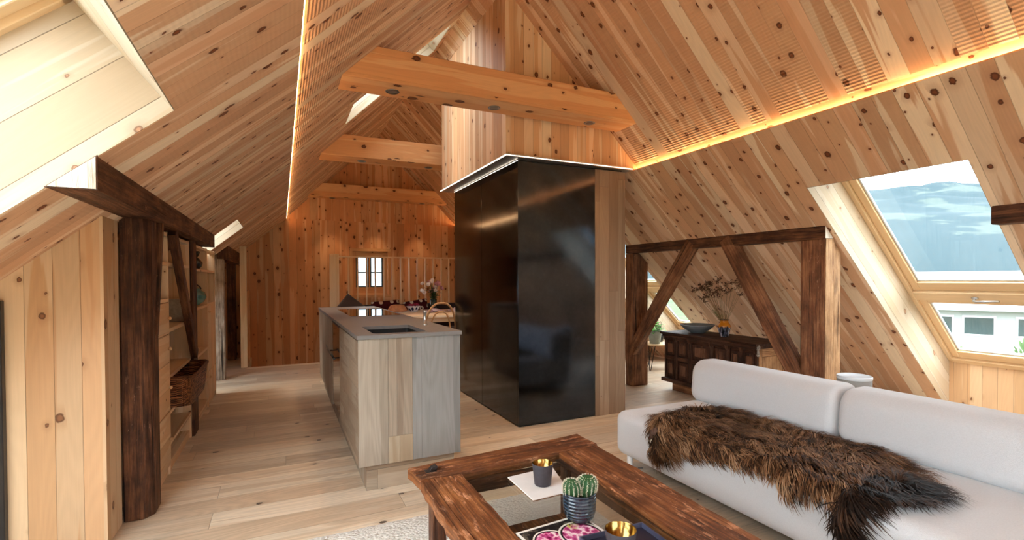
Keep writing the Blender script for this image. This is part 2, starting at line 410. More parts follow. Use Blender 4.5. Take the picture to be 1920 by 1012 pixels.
sR = lambda x: (x-XR)/math.cos(aR)
sU = lambda x: (x-XL)/math.cos(uL)
TH = .05; OFF = .022; OFR = .045
W3 = (sL(-.355), sL(-2.02), .15, 2.215)       # left, by the panelled partition
W4 = (sL(-.39), sL(-1.9), 5.60, 6.42)         # left, beyond the bookcase
W1 = (sR(3.40), sR(5.38), 1.352, 2.262)       # right, above the sofa
W2 = (sR(3.40), sR(5.38), 4.62, 5.55)         # right, behind the chest
W7 = (sL(-.355), sL(-2.02), -2.6, -.35)  # left, out of view behind the camera, added to bring in daylight
W5 = (sU(.605), sU(1.52), 4.50, 5.12)           # high in the left slope
slab('ceiling', PL, LLe, LLn, 0, sL(-2.75), YB, YE+.1, [W3, W4, W7], TH, M['ceil'])
slab('ceiling', PR, LRe, LRn, .06, sR(5.75), YB, YE+.1, [W1, W2], TH, M['ceil'], uvo=(.05, 3))
slab('ceiling', PR, LRe, LRn, 0, .06, YB, YE+.1, [], .014, M['ceil'], uvo=(.05, 3))
slab('ceiling', PL+ULn*OFF, ULe, ULn, .035, sU(RX)+.12, YB, YE+.1, [W5], TH, M['ceil_up'])
slab('ceiling', PR+URn*OFR, URe, URn, .035, (XR-RX)/math.cos(uR)+.12, YB, YE+.1, [], TH, M['ceil_up'], uvo=(.03, 5))
# cove grounds closing the slot behind the light strips
for P0, e, n in ((PL, ULe, ULn), (PR, URe, URn)):
    b = MB(); q = [P0+n*.048-e*.07, P0+n*.048+e*.06, P0+n*.063+e*.06, P0+n*.063-e*.07]
    b.prism([(p.z, p.x) for p in q], YB, YE+.05, 1, 1); struct(b.build('trim', M['ceil']))
# far gable, with the stair window
WX0, WX1, WZ0, WZ1 = 1.135, 1.745, .98, 1.755
b = slab('wall_far', (0, YE, 0), (0, 0, 1), (0, 1, 0), -1.6, CZ+.006, -2.9, 6.0, [(WZ0, WZ1, WX0, WX1)], .12, M['wallpine'], ey=(1, 0, 0))
slab('wall_far', (0, YE+.03, 0), (0, 0, 1), (0, 1, 0), CZ+.006, 4.0, -.3, 3.4, [], .09, M['wallpine'], ey=(1, 0, 0), uvo=(.03, 2))
# gable behind the camera, with an opening added to let in daylight
slab('wall_near', (0, YB, 0), (0, 0, 1), (0, -1, 0), -.1, 4.0, -2.9, 6.0, [(.05, 2.35, -.3, 3.4)], .12, M['wallpine'], ey=(1, 0, 0))
# floor with the stair well
slab('floor', (0, 0, 0), (1, 0, 0), (0, 0, -1), -2.9, 6.0, YB, YE, [(-.45, 4.2, 7.93, 8.95)], .12, M['floor'])
b = MB(); b.box((-.55, 7.80, -1.6), (4.2, 7.93, -.12)); struct(b.build('wall_stair', M['wallpine']))
b = MB(); b.box((-.57, 7.93, -1.6), (-.45, 8.95, -.12)); struct(b.build('wall_stair', M['wallpine']))
one('trim_stair', (-.62, 7.8, -1.62), (4.3, 9., -1.6), M['floor'], g=0)['kind'] = 'structure'
# low eaves walls
one('wall_left', (-2.66, YB, 0), (-2.56, YE, .12), M['ceil'], g=1)['kind'] = 'structure'
one('wall_right', (5.42, YB, 0), (5.5, YE, .06), M['ceil'], g=1)['kind'] = 'structure'
one('baseboard_right', (5.36, 2.3, 0), (5.405, 4.6, .06), M['winwood'], g=1)['kind'] = 'structure'

# light strips in the two coves
for P0, e, n, wh, t0, t1 in ((PL, ULe, ULn, 'left', .003, .017), (PR, URe, URn, 'right', .017, .044)):
    b = MB(); so = .003 if wh == 'left' else -.036; q = [P0+n*t0+e*so, P0+n*t0+e*(so+.005), P0+n*t1+e*(so+.005), P0+n*t1+e*so]
    b.prism([(p.z, p.x) for p in q], -2.6, YE-.05, 1, 1)
    o = b.build('light_strip', M['led'])
    tag(o, 'glowing warm light strip in the cove along the %s roof slope' % wh, 'light')

# ------------------------------------------------------------------ roof windows
DEP = .335
def roof_window(name, P0, es, n, H, sill_x=None, split=.638, glass_off=DEP, handle=True, ob=1, dep=DEP):
    """opening H=(s0,s1,y0,y1) in a slope; lining boards, frame, sash(es), panes"""
    s0, s1, y0, y1 = H; root = sempty(name)
    P = lambda s, y, t: P0 + es*s + Vector((0, y, 0)) + n*t
    def q(b, pts, us): b.face(pts, us)
    # lining: two cheeks and a head (thin boards, real thickness)
    def plate(nm, A, B, C, D, th, mat, us, parent=root):   # A,B inner edge; C,D outer edge; thickness direction th
        b = MB(); th = Vector(th)
        top = [A, B, C, D]; bot = [p+th for p in top]
        b.face(top, us); b.face(bot[::-1], us[::-1])
        for i in range(4): b.face([top[i], bot[i], bot[(i+1) % 4], top[(i+1) % 4]], [us[i], us[i], us[(i+1) % 4], us[(i+1) % 4]])
        return b.build(nm, mat, parent)
    z_sill = None
    se = s1
    for yy, th in ((y0+.004, (0, -.02, 0)), (y1-.004, (0, .02, 0))):
        so = .11+.17*int(rnd.random()*12)
        if sill_x is not None:   # lower end is vertical
            A, B = P(s0, yy, .002), P(s1, yy, .002)
            # outer line at dep until x == sill_x
            so_ = (sill_x - (P0+n*dep).x)/es.x
            C, D = P(so_, yy, dep), P(s0-.0, yy, dep)
        else:
            A, B, C, D = P(s0, yy, .002), P(s1, yy, .002), P(s1, yy, dep), P(s0, yy, dep)
        plate('lining_cheek', A, B, C, D, th, M['reveal'], [(so, s0), (so, s1), (so+dep, s1), (so+dep, s0)])
    plate('lining_head', P(s0+.004, y0, .002), P(s0+.004, y1, .002), P(s0+.004, y1, dep), P(s0+.004, y0, dep), es*-.02, M['reveal'], [(0, y0), (0, y1), (dep, y1), (dep, y0)])
    if sill_x is None:
        plate('lining_sill', P(s1-.004, y0, .002), P(s1-.004, y1, .002), P(s1-.004, y1, dep), P(s1-.004, y0, dep), es*.02, M['reveal'], [(0, y0), (0, y1), (dep, y1), (dep, y0)])
        send = s1
    else:
        send = (sill_x - (P0+n*dep).x)/es.x
        zt = P(send, y0, dep).z; zb = P(s1, y0, 0).z
        sx = 1 if es.x > 0 else -1
        b = MB(); b.box((min(sill_x, sill_x+sx*.03), y0-.02, zb-.15), (max(sill_x, sill_x+sx*.03), y1+.02, zt), 2); b.build('lining_wall', M['pale'], root)
    # frame members in (s,y) at depth dep
    def bar(nm, a, c, d, e, t0, t1, mat, parent=root, g='s'):
        b = MB(); pts = lambda t: [P(a, d, t), P(c, d, t), P(c, e, t), P(a, e, t)]
        o1 = rnd.random()*2
        A, B = pts(t0), pts(t1)
        if g == 's': us = [(d+o1, a), (d+o1, c), (e+o1, c), (e+o1, a)]
        else: us = [(a+o1, d), (c+o1, d), (c+o1, e), (a+o1, e)]
        b.face(A, us); b.face(B[::-1], us[::-1])
        for i in range(4):
            k = (i+1) % 4; b.face([A[i], B[i], B[k], A[k]], [us[i], (us[i][0]+.02, us[i][1]+.02), (us[k][0]+.02, us[k][1]+.02), us[k]])
        return b.build(nm, mat, parent, .003, 1)
    fw_ = .035
    sm = s0 + (send-s0)*split if split else None
    t0, t1 = dep-.012, dep+.06
    for nm, a, c, d, e, g in (('frame', s0-.02, send, y0-.02, y0+fw_, 's'), ('frame', s0-.02, send, y1-fw_, y1+.02, 's'), ('frame', s0-.03, s0+fw_, y0-.02, y1+.02, 'y'), ('frame', send-fw_, send+.02, y0-.02, y1+.02, 'y')):
        bar(nm, a, c, d, e, t0, t1, M['winwood'], g=g)
    if sm: bar('frame', sm-.048, sm+.048, y0+fw_, y1-fw_, t0, t1, M['winwood'], g='y')
    sw = .055
    def sash(a, c, rb=None):
        rb = rb or sw
        y_0, y_1 = y0+fw_, y1-fw_
        t2, t3 = dep+.012, dep+.055
        r = bar('sash', a, c, y_0, y_0+sw, t2, t3, M['winwood'])
        bar('stile', a, c, y_1-sw, y_1, t2, t3, M['winwood'], r)
        bar('rail', a, a+sw, y_0+sw, y_1-sw, t2, t3, M['winwood'], r, 'y')
        bar('rail', c-rb, c, y_0+sw, y_1-sw, t2, t3, M['winwood'], r, 'y')
        # pale glazing bead and dark gasket
        for (aa, cc, dd, ee) in ((a+sw, c-rb, y_0+sw, y_0+sw+.014), (a+sw, c-rb, y_1-sw-.014, y_1-sw), (a+sw, a+sw+.014, y_0+sw, y_1-sw), (c-rb-.014, c-rb, y_0+sw, y_1-sw)):
            bar('bead', aa, cc, dd, ee, dep+.03, dep+.05, M['gasket'], r)
        bar('pane', a+sw*.8, c-rb*.8, y_0+sw*.8, y_1-sw*.8, dep+.04, dep+.043, M['glass'], r)
        return r
    if sm:
        up = sash(s0+fw_, sm-.05, .09); sash(sm+.05, send-fw_, .085)
    else: up = sash(s0+fw_, send-fw_)
    # weatherproof upstand outside so no light leaks past the frame
    for nm, a, c, d, e in (('upstand', s0-.05, min(send, s1)+.04, y0-.06, y0-.02), ('upstand', s0-.05, min(send, s1)+.04, y1+.02, y1+.06), ('upstand', s0-.07, s0-.03, y0-.06, y1+.06), *([('upstand', send+.02, send+.06, y0-.06, y1+.06)] if sill_x is None else [])):
        bar(nm, a, c, d, e, .052, dep+.07, M['black'])
    if handle and sm:
        b = MB(); yc = (y0+y1)/2; p0 = P(sm+.002, yc-.02, dep-.014); 
        b.tube([p0+Vector((0, .05, 0)), p0+Vector((0, .05, 0))-n*.03, p0-n*.035+Vector((0, .03, 0)), p0-n*.035-es*.012+Vector((0, -.10, 0))], [.009, .009, .010, .008], 8)
        b.sphere(p0+Vector((0, .05, 0)), (.014, .022, .014)); b.build('handle', M['steelgrey'], root)
    return root
M['gasket'] = plain('glazing bead', (.62, .66, .68), .3)
roof_window('window_1', PR, LRe, LRn, W1, sill_x=5.38)
roof_window('window_2', PR, LRe, LRn, W2, sill_x=5.38)
roof_window('window_3', PL, LLe, LLn, W3, dep=.46)
roof_window('window_4', PL, LLe, LLn, W4, split=None, handle=False)
roof_window('window_5', PL+ULn*OFF, ULe, ULn, (W5[0], W5[1], W5[2], W5[3]), split=None, handle=False, dep=.22)
roof_window('added_window_7', PL, LLe, LLn, W7, dep=.46)
# unseen glazed door, added behind the camera for more daylight
r = sempty('added_door_1', (0, YB, 0))
for x0, x1 in ((-.3, -.22), (.93, 1.0), (2.1, 2.17), (3.32, 3.4)): one('frame', (x0, -.1, .05), (x1, -.02, 2.35), M['winwood'], r)
for z0, z1 in ((.05, .15), (2.25, 2.35)): one('frame', (-.3, -.1, z0), (3.4, -.02, z1), M['winwood'], r, g=0)
one('pane', (-.22, -.07, .15), (3.32, -.06, 2.25), M['glass'], r)

# stair window in the far gable
r = sempty('window_6', (0, YE, 0)); FW = M['winwood6']= planks('stair window pine', srgb(198, 146, 100), srgb(214, 170, 122), srgb(200, 146, 98), w=.3, knot=.1, kr=.008, seam=0., var=.08)
for lo, hi, g in (((WX0-.05, -.012, WZ0-.04), (WX0, .0, WZ1+.04), 2), ((WX1, -.012, WZ0-.04), (WX1+.05, .0, WZ1+.04), 2), ((WX0-.05, -.014, WZ1), (WX1+.05, .0, WZ1+.05), 0), ((WX0-.05, -.03, WZ0-.05), (WX1+.05, .0, WZ0), 0)):
    one('casing', lo, hi, FW, r, g)
GX0, GX1, GZ0, GZ1 = 1.195, 1.665, 1.115, 1.665
for lo, hi, g in (((WX0, .06, WZ0), (GX0, .1, WZ1), 2), ((GX1, .06, WZ0), (WX1, .1, WZ1), 2), ((GX0, .06, GZ1), (GX1, .1, WZ1), 0), ((GX0, .06, WZ0), (GX1, .1, GZ0), 0)):
    one('frame', lo, hi, FW, r, g)
gm = (GX0+GX1)/2
M['petrol'] = plain('petrol painted wood', srgb(52, 74, 78), .45)
for x0, x1 in ((GX0, gm-.012), (gm+.012, GX1)):
    sa = one('sash', (x0, .062, GZ0), (x0+.022, .09, GZ1), M['petrol'], r)
    for lo, hi in (((x1-.022, .062, GZ0), (x1, .09, GZ1)), ((x0+.022, .062, GZ0), (x1-.022, .09, GZ0+.022)), ((x0+.022, .062, GZ1-.022), (x1-.022, .09, GZ1))):
        one('rail', lo, hi, M['petrol'], sa)
    one('glazing_bar', (x0+.022, .064, (GZ0+GZ1)/2-.02), (x1-.022, .088, (GZ0+GZ1)/2), M['petrol'], sa)
    one('pane', (x0+.015, .075, GZ0+.015), (x1-.015, .078, GZ1-.015), M['glass'], sa)
one('mullion', (gm-.012, .06, GZ0), (gm+.012, .095, GZ1), FW, r)
# ------------------------------------------------------------------ collar beams with downlights
def zUL(x): return CZ + (x-XL)*math.tan(uL) + OFF/math.cos(uL)
def zUR(x): return CZ - (x-XR)*math.tan(uR) + OFR/math.cos(uR)
def xUL(z): return XL + (z-CZ-OFF/math.cos(uL))/math.tan(uL)
def xUR(z): return XR - (z-CZ-OFR/math.cos(uR))/math.tan(uR)
def zLL(x): return CZ + (x-XL)*.85
def zLR(x): return CZ - (x-XR)*.927
M['spotring'] = plain('downlight ring', (.20, .20, .21), .35, 1.)
M['spotlens'] = plain('downlight lens', (.16, .15, .14), .25)
def spot(loc, energy, parent=None, ang=62):
    l = bpy.data.lights.new('downlight', 'SPOT'); l.energy = energy; l.spot_size = math.radians(ang); l.spot_blend = .55; l.color = (1, .66, .36); l.shadow_soft_size = .03
    o = bpy.data.objects.new('bulb', l); COL.objects.link(o); o.location = loc
    if parent is not None: o.parent = parent
for (y0, y1, zb, zt, lab, xs, en) in ((3.33, 3.60, 2.575, 2.80, 'knotty pine collar beam nearest, just in front of the pine chimney casing', (.72, 1.5, 2.38), 14),
                             (5.60, 5.90, 2.60, 2.835, 'knotty pine collar beam in the middle, its right end hidden by the chimney casing', (.84, 1.62, 2.4), 20),
                             (8.50, 8.72, 2.61, 2.83, 'knotty pine collar beam farthest back, close to the far gable wall', (.78, 1.52, 2.3), 12)):
    b = MB(); e = .012
    b.prism([(zb, xUL(zb)-e), (zt, xUL(zt)-e), (zt, xUR(zt)+e), (zb, xUR(zb)+e)], y0, y1, 1, 0)
    o = tag(b.build('collar_beam', M['beam'], None, .004, 1), lab, 'beam', 'collar beams under the roof')
    for x in xs:
        yc = (y0+y1)/2 + .02
        d = MB(); d.lathe([(.046, -.003), (.048, -.001), (.048, .004)], 24, (x, yc, zb-.002)); d.lathe([(.032, .002), (.046, -.003)], 24, (x, yc, zb-.002)); r_ = d.build('downlight', M['spotring'], o)
        d = MB(); d.disc(.033, zb-.0025, 20, (x, yc), False); d.build('lens', M['spotlens'], r_, weld=False)
        spot((x, yc, zb-.012), en)

# ------------------------------------------------------------------ chimney: steel clad core, oak strip, boarded casing
def steel():
    s = NT('blackened steel'); tcn = s.n('ShaderNodeTexCoord').outputs['Object']
    a = s.noise(tcn, 3.2, 5., .6); c = s.noise(tcn, 38., 4., .65)
    col = s.ramp(s.ma('ADD', s.ma('MULTIPLY', a, .75), s.ma('MULTIPLY', c, .25)), [(.3, (.042, .054, .076)), (.55, (.070, .086, .114)), (.75, (.105, .122, .150))])
    bmp = s.bump(s.ma('ADD', c, s.ma('MULTIPLY', a, .6)), .015, .01)
    s.bsdf(col, s.ma('ADD', .08, s.ma('MULTIPLY', a, .07)), 1., .5, bmp); return s.m
M['steel'] = steel()
CX0, CX1, CX2, CY0, CY1, CTOP = 1.791, 2.567, 2.902, 3.669, 5.31, 2.238
ch = thing('chimney_core', 'tall black steel clad core with a brown oak strip, under a boarded pine casing', 'chimney', (2.3, 4.4, 0))
def P_(o): o.matrix_parent_inverse = o.parent.matrix_world.inverted() if False else Matrix.Translation(-o.parent.location); return o
P_(one('steel_front', (CX0, CY0, .012), (CX1-.002, CY0+.02, CTOP), M['steel'], ch, 2, .0015, 1))['label'] = 'glossy black steel front'
P_(one('steel_side', (CX0, CY0+.021, .012), (CX0+.02, 4.489, CTOP), M['steel'], ch, 2, .0015, 1))
P_(one('steel_side', (CX0, 4.493, .012), (CX0+.02, CY1, CTOP), M['steel'], ch, 2, .0015, 1))
P_(one('oak_panel', (CX1, CY0-.002, 0), (CX2, CY0+.02, CTOP), M['oak'], ch))['label'] = 'brown oak strip'
P_(one('side_panel', (CX2-.02, CY0+.021, 0), (CX2, CY1, CTOP), M['oak'], ch))
P_(one('back_panel', (CX0+.021, CY1-.02, 0), (CX2-.021, CY1, CTOP), M['oak'], ch))
P_(one('core', (CX0+.022, CY0+.022, 0), (CX2-.022, CY1-.022, 2.25), M['black'], ch))
b = MB(); ux0, uy1 = 1.682, 5.43
b.prism([(2.272, ux0), (zUR(ux0)+.012, ux0), (2.272, xUR(2.272)+.012)], 3.665, uy1, 1, 2)
b2 = MB()   # boarded casing, front, left and rear faces with upright boards
def casing_poly(y, flip):
    pts = [(ux0, y, 2.272), (xUR(2.272)+.012, y, 2.272), (ux0, y, zUR(ux0)+.012)]
    us = [(p[0], p[2]) for p in pts]
    if flip: pts.reverse(); us.reverse()
    b2.face(pts, us)
casing_poly(3.665, False); casing_poly(uy1, True)
b2.face([(ux0, uy1, 2.272), (ux0, 3.665, 2.272), (ux0, 3.665, zUR(ux0)+.012), (ux0, uy1, zUR(ux0)+.012)], [(uy1+4, 2.272), (3.665+4, 2.272), (3.665+4, 3.6), (uy1+4, 3.6)])
b2.face([(ux0, 3.665, 2.272), (ux0, uy1, 2.272), (xUR(2.272)+.012, uy1, 2.272), (xUR(2.272)+.012, 3.665, 2.272)], [(0, 0), (0, 1), (1, 1), (1, 0)])
b2.face([(ux0, 3.665, zUR(ux0)+.012), (xUR(2.272)+.012, 3.665, 2.272), (xUR(2.272)+.012, uy1, 2.272), (ux0, uy1, zUR(ux0)+.012)], [(0, 0), (0, 1), (1, 1), (1, 0)])
M['casing'] = planks('casing boards', srgb(206, 162, 122), srgb(228, 202, 168), srgb(212, 164, 122), w=.088, knot=.5, kr=.013, sapamt=.45, var=.15)
P_(b2.build('casing', M['casing'], ch))['label'] = 'upright pine boards up to the roof'
M['plate'] = plain('pale metal edge', (.62, .60, .58), .35, 1.)
px0, px1, py0, py1 = 1.655, 2.945, 3.602, 5.40
P_(one('cover_plate', (px0, py0, 2.250), (px1, py1, 2.271), M['plate'], ch, 0))['label'] = 'thin pale metal cover plate'
M['glow_white'] = emit('plate glow', (1, .86, .70), 2.2)
b = MB(); b.box((px0-.004, py0-.004, 2.254), (px0, py1, 2.262)); b.box((px0, py0-.004, 2.256), (px1-.01, py0, 2.260)); b.box((px0, py1, 2.255), (px0+.14, py1+.004, 2.261))
b.box((CX0-.004, CY0-.002, 2.2385), (CX0-.001, CY1, 2.2415))  # inner line glows to imitate the lit top edge of the steel
P_(b.build('glow_line', M['glow_white'], ch))['label'] = 'thin white light strip and a glowing line for the lit steel edge'

# ------------------------------------------------------------------ right timber frame
def bar_w(b, p, q, w, d, up=(1, 0, 0)):
    mt, L = beam_between(p, q, w, d, up); b.box((-w/2, -d/2, 0), (w/2, d/2, L), 2, None, mt)
tf = thing('timber_frame', 'old dark timber frame of posts, braces and purlin behind the sofa', 'timber frame', (3.75, 3.4, 0))
def tpart(name, mat, fn, bev=.008):
    b = MB(); fn(b); return P_(b.build(name, mat, tf, bev, 2))
o = tpart('purlin', M['timber'], lambda b: b.prism([(1.545, 3.67), (zLR(3.67)-.003, 3.67), (zLR(3.765)-.003, 3.765), (1.545, 3.765)], 2.297, 4.63, 1, 1), .004); o['label'] = 'dark purlin'
o = MB(); o.prism([(1.548, 3.673), (zLR(3.673)-.006, 3.673), (zLR(3.762)-.006, 3.762), (1.548, 3.762)], 2.293, 2.2965, 1, 2); P_(o.build('sawn_end', M['cutend'], tf))['label'] = 'pale sawn end'
b = MB(); b.box((3.67, 2.295, 0), (3.775, 2.487, 1.545), 2); P_(b.build('post', M['timber_red'], tf, .010, 2))['label'] = 'front post, dark side'
b = MB(); b.prism([(0, 3.782), (zLR(3.782)-.004, 3.782), (zLR(3.873)-.004, 3.873), (0, 3.873)], 2.30, 2.48, 1, 2); P_(b.build('post_half', M['timber_light'], tf, .010, 2))['label'] = 'split off pale half of the front post'
b = MB(); b.box((3.672, 2.290, 0), (3.773, 2.296, 1.545), 2); P_(b.build('hewn_face', M['timber_light'], tf, .004, 1))
b = MB(); b.prism([(0, 3.67), (1.543, 3.67), (1.543, 3.77), (zLR(3.895)-.004, 3.895), (0, 3.895)], 4.50, 4.63, 1, 2); P_(b.build('post', M['timber_red'], tf, .010, 2))['label'] = 'rear post beside the chimney'
b = MB(); bar_w(b, (3.715, 3.62, 1.62), (3.715, 4.585, .36), .125, .09); P_(b.build('brace', M['timber_red'], tf, .010, 2))['label'] = 'brace leaning to the rear post'
b = MB(); bar_w(b, (3.715, 3.22, 1.62), (3.715, 2.48, .40), .135, .09); P_(b.build('brace', M['timber_red'], tf, .010, 2))['label'] = 'brace leaning to the front post'
# purlin stub on the near side of the roof window
b = MB(); b.prism([(1.55, 3.655), (zLR(3.655)-.003, 3.655), (zLR(3.76)-.003, 3.76), (1.55, 3.76)], -.55, 1.348, 1, 1)
st = tag(b.build('purlin_stub', M['timber'], None, .006, 2), 'sawn dark timber stub jutting from the roof slope right of the big window', 'beam')
b = MB(); b.prism([(1.553, 3.658), (zLR(3.658)-.006, 3.658), (zLR(3.757)-.006, 3.757), (1.553, 3.757)], 1.3485, 1.351, 1, 2); b.build('sawn_end', M['timber'], st)

# ------------------------------------------------------------------ left timber frame
tl = thing('timber_frame', 'dark old timber frame of purlin, post and braces along the bookcase', 'timber frame', (-.65, 3.6, 0))
def prism_purlin(b, y0, y1, x0, x1, zb):
    poly = [(zb, x0), (zLL(x0)+.006, x0), (zLL(x1)+.006, x1), (zb, x1)]
    b.prism(poly, y0, y1, 1, 1)
b = MB(); prism_purlin(b, 2.205, 5.575, -.735, -.588, 1.572)
P_(b.build('purlin', M['timber'], tl, .006, 2))
b = MB(); b.prism([(1.576, -.728), (zLL(-.728)+.002, -.728), (zLL(-.592)+.002, -.592), (1.576, -.592)], 2.201, 2.2045, 1, 2); P_(b.build('sawn_end', M['cutend'], tl))['label'] = 'pale sawn end'
b = MB(); b.prism([(-.748, 3.112), (-.66, 3.112), (-.622, 3.165), (-.622, 3.30), (-.748, 3.30)], 0, 1.575, 2, 2)
P_(b.build('post', M['timber'], tl, .008, 2))['label'] = 'thick worn front post'
b = MB(); b.box((-.715, 4.62, 0), (-.640, 4.815, 1.575), 2); P_(b.build('post', M['timber'], tl, .006, 2))['label'] = 'slim post between the shelves'
b = MB(); bar_w(b, (-.632, 3.78, 1.565), (-.632, 4.60, .66), .085, .045, (1, 0, 0)); P_(b.build('brace', M['timber'], tl, .006, 2))
b = MB(); bar_w(b, (-.61, 3.33, 1.60), (-.628, 3.24, .95), .03, .03, (1, 0, 0)); P_(b.build('strut', M['timber'], tl, .004, 1))
# second frame, near the far gable
t2 = thing('timber_frame', 'pale hewn post with a dark post and purlin by the far left wall', 'timber frame', (-.7, 8., 0))
b = MB(); prism_purlin(b, 7.045, 8.94, -.72, -.60, 1.50); P_(b.build('purlin', M['timber'], t2, .006, 2))
b = MB(); b.box((-.755, 7.04, 0), (-.648, 7.18, 1.52), 2); P_(b.build('post', M['timber_grey'], t2, .012, 2))['label'] = 'pale hewn grey front post'
b = MB(); b.box((-.77, 8.75, 0), (-.655, 8.94, 1.52), 2); P_(b.build('post', M['timber'], t2, .008, 2))['label'] = 'dark rear post'

# ------------------------------------------------------------------ panelled partition on the left, black framed panel on it
b = MB(); px_, py_ = -.752, 2.87
def wallface(pts, us): b.face(pts, us)
xw = -2.5
b.face([(xw, py_, 0), (px_, py_, 0), (px_, py_, zLL(px_)), (xw, py_, max(.05, zLL(xw)))], [(-xw-2.5+.0, 0), (px_-xw, 0), (px_-xw, zLL(px_)), (0, .05)])
b.face([(px_, py_, 0), (px_, 3.108, 0), (px_, 3.108, zLL(px_)), (px_, py_, zLL(px_))], [(2, 0), (2.238, 0), (2.238, 1.6), (2, 1.6)])
b.face([(px_, 3.108, 0), (xw, 3.108, 0), (xw, 3.108, max(.05, zLL(xw))), (px_, 3.108, zLL(px_))], [(0, 0), (1.7, 0), (1.7, .05), (0, 1.6)])
b.face([(xw, 3.108, 0), (xw, py_, 0), (xw, py_, .07), (xw, 3.108, .07)], [(0, 0), (.2, 0), (.2, .1), (0, .1)])
o = b.build('wall_left', M['pale']); struct(o)
one('trim_1', (px_-.010, py_-.004, 0), (px_+.003, py_, zLL(px_)-.004), M['pale'])['kind'] = 'structure'
fp = thing('framed_panel', 'black framed dark glass panel on the boarded partition at the left edge', 'panel', (-1.5, 2.86, 0))
for lo, hi in (((-1.95, 2.835, .10), (-1.90, 2.868, 1.165)), ((-1.15, 2.835, .10), (-1.094, 2.868, 1.165)), ((-1.9, 2.835, 1.11), (-1.15, 2.868, 1.165)), ((-1.9, 2.835, .10), (-1.15, 2.868, .155))):
    P_(one('frame', lo, hi, M['black'], fp, 2, .003, 1))
P_(one('glass', (-1.9, 2.85, .155), (-1.15, 2.866, 1.11), plain('smoked glass', (.015, .014, .014), .06), fp))

# ------------------------------------------------------------------ bookcase
bk = thing('bookcase', 'built in pine bookcase with drawers, doors and open shelves along the left slope', 'bookcase', (-.8, 4.8, 0))
bx = -.66
def bp(name, lo, hi, g=2, bev=.002, mat=None): return P_(one(name, lo, hi, mat or M['shelfpine'], bk, g, bev, 1))
def bside(y0, y1, zt=1.562):
    b = MB(); xb = -1.02
    b.prism([(0, xb), (zLL(xb)-.02, xb), (min(zt, zLL(bx)-.02), bx-.03), (min(zt, zLL(bx)-.02), bx), (0, bx)], y0, y1, 1, 2); P_(b.build('side_panel', M['shelfpine'], bk))
for y0 in (3.335, 3.778, 4.585, 4.825, 5.60, 6.20): bside(y0, y0+.024)
b = MB(); b.prism([(zLL(-1.03)-.016, -1.03), (zLL(-.745)-.016, -.745), (zLL(-.745)-.004, -.745), (zLL(-1.03)-.004, -1.03)], 3.335, 6.224, 1, 1); P_(b.build('sloping_back', M['wallpine'], bk))
b = MB(); b.box((-1.04, 3.33, 0), (-1.02, 6.224, 1.30), 1); P_(b.build('back_panel', M['wallpine'], bk))
def shelf(y0, y1, z, d=.0):
    xb = -1.02; xz = max(xb, (z-CZ)/.85+XL+.03)
    if z > 1.3: xz = max(xb, XL+(z+.03-CZ)/.85)
    bp('shelf', (min(xz, bx-.05), y0, z-.024), (bx-d, y1, z), 1)
for ya, yb in ((3.36, 4.60), (4.835, 6.2)): bp('plinth', (-1.0, ya, 0), (bx-.012, yb, .06), 1)
for z in (.205, .405, .635, .937, 1.367, 1.556): shelf(3.80, 4.588, z)
for z in (.085, .30, .60, 1.015, 1.352, 1.556): shelf(4.85, 5.60, z)
for z in (1.135, 1.367, 1.556): shelf(3.36, 3.78, z)
for z in (1.02, 1.352, 1.556): shelf(5.62, 6.205, z)
for z0, z1, nm in ((.91, 1.108, 'drawer'), (.725, .904, 'drawer'), (.415, .719, 'drawer'), (.065, .409, 'drawer')):
    d = bp(nm, (-.90, 3.362, z0), (bx+.004, 3.776, z1), 1)
    b = MB(); b.sphere((bx+.014, 3.74, (z0+z1)/2), .011); k = b.build('knob', M['shelfpine'], d)
for z0, z1 in ((.065, .35), (.356, 1.0)):
    d = bp('door', (-.69, 5.628, z0), (bx+.004, 6.19, z1), 2)
    b = MB(); b.sphere((bx+.014, 5.66, z1-.06), .011); b.build('knob', M['shelfpine'], d)
# things on the shelves
def wicker(name='wicker'):
    s = NT(name); uv = s.n('ShaderNodeSeparateXYZ', {0: s.n('ShaderNodeTexCoord').outputs['UV']})
    a = s.ma('SINE', s.ma('MULTIPLY', uv.outputs[0], 2*math.pi/.03)); c = s.ma('SINE', s.ma('ADD', s.ma('MULTIPLY', uv.outputs[1], 2*math.pi/.016), s.ma('MULTIPLY', s.ma('FLOOR', s.ma('DIVIDE', uv.outputs[0], .015)), math.pi)))
    nzv = s.noise(s.xyz(s.ma('MULTIPLY', uv.outputs[0], 20.), s.ma('MULTIPLY', uv.outputs[1], 60.), 0.), 1., 3.)
    col = s.ramp(s.ma('ADD', nzv, s.ma('MULTIPLY', c, .12)), [(.34, srgb(56, 26, 14)), (.5, srgb(128, 72, 42)), (.64, srgb(188, 122, 78))])
    s.bsdf(col, .55, 0., .4, s.bump(s.ma('ADD', c, s.ma('MULTIPLY', a, .4)), .9, .006)); return s.m
M['wicker'] = wicker()
bs = thing('wicker_basket', 'rectangular brown wicker basket pulled out from the open bookcase shelf', 'basket', (-.70, 4.12, .405))
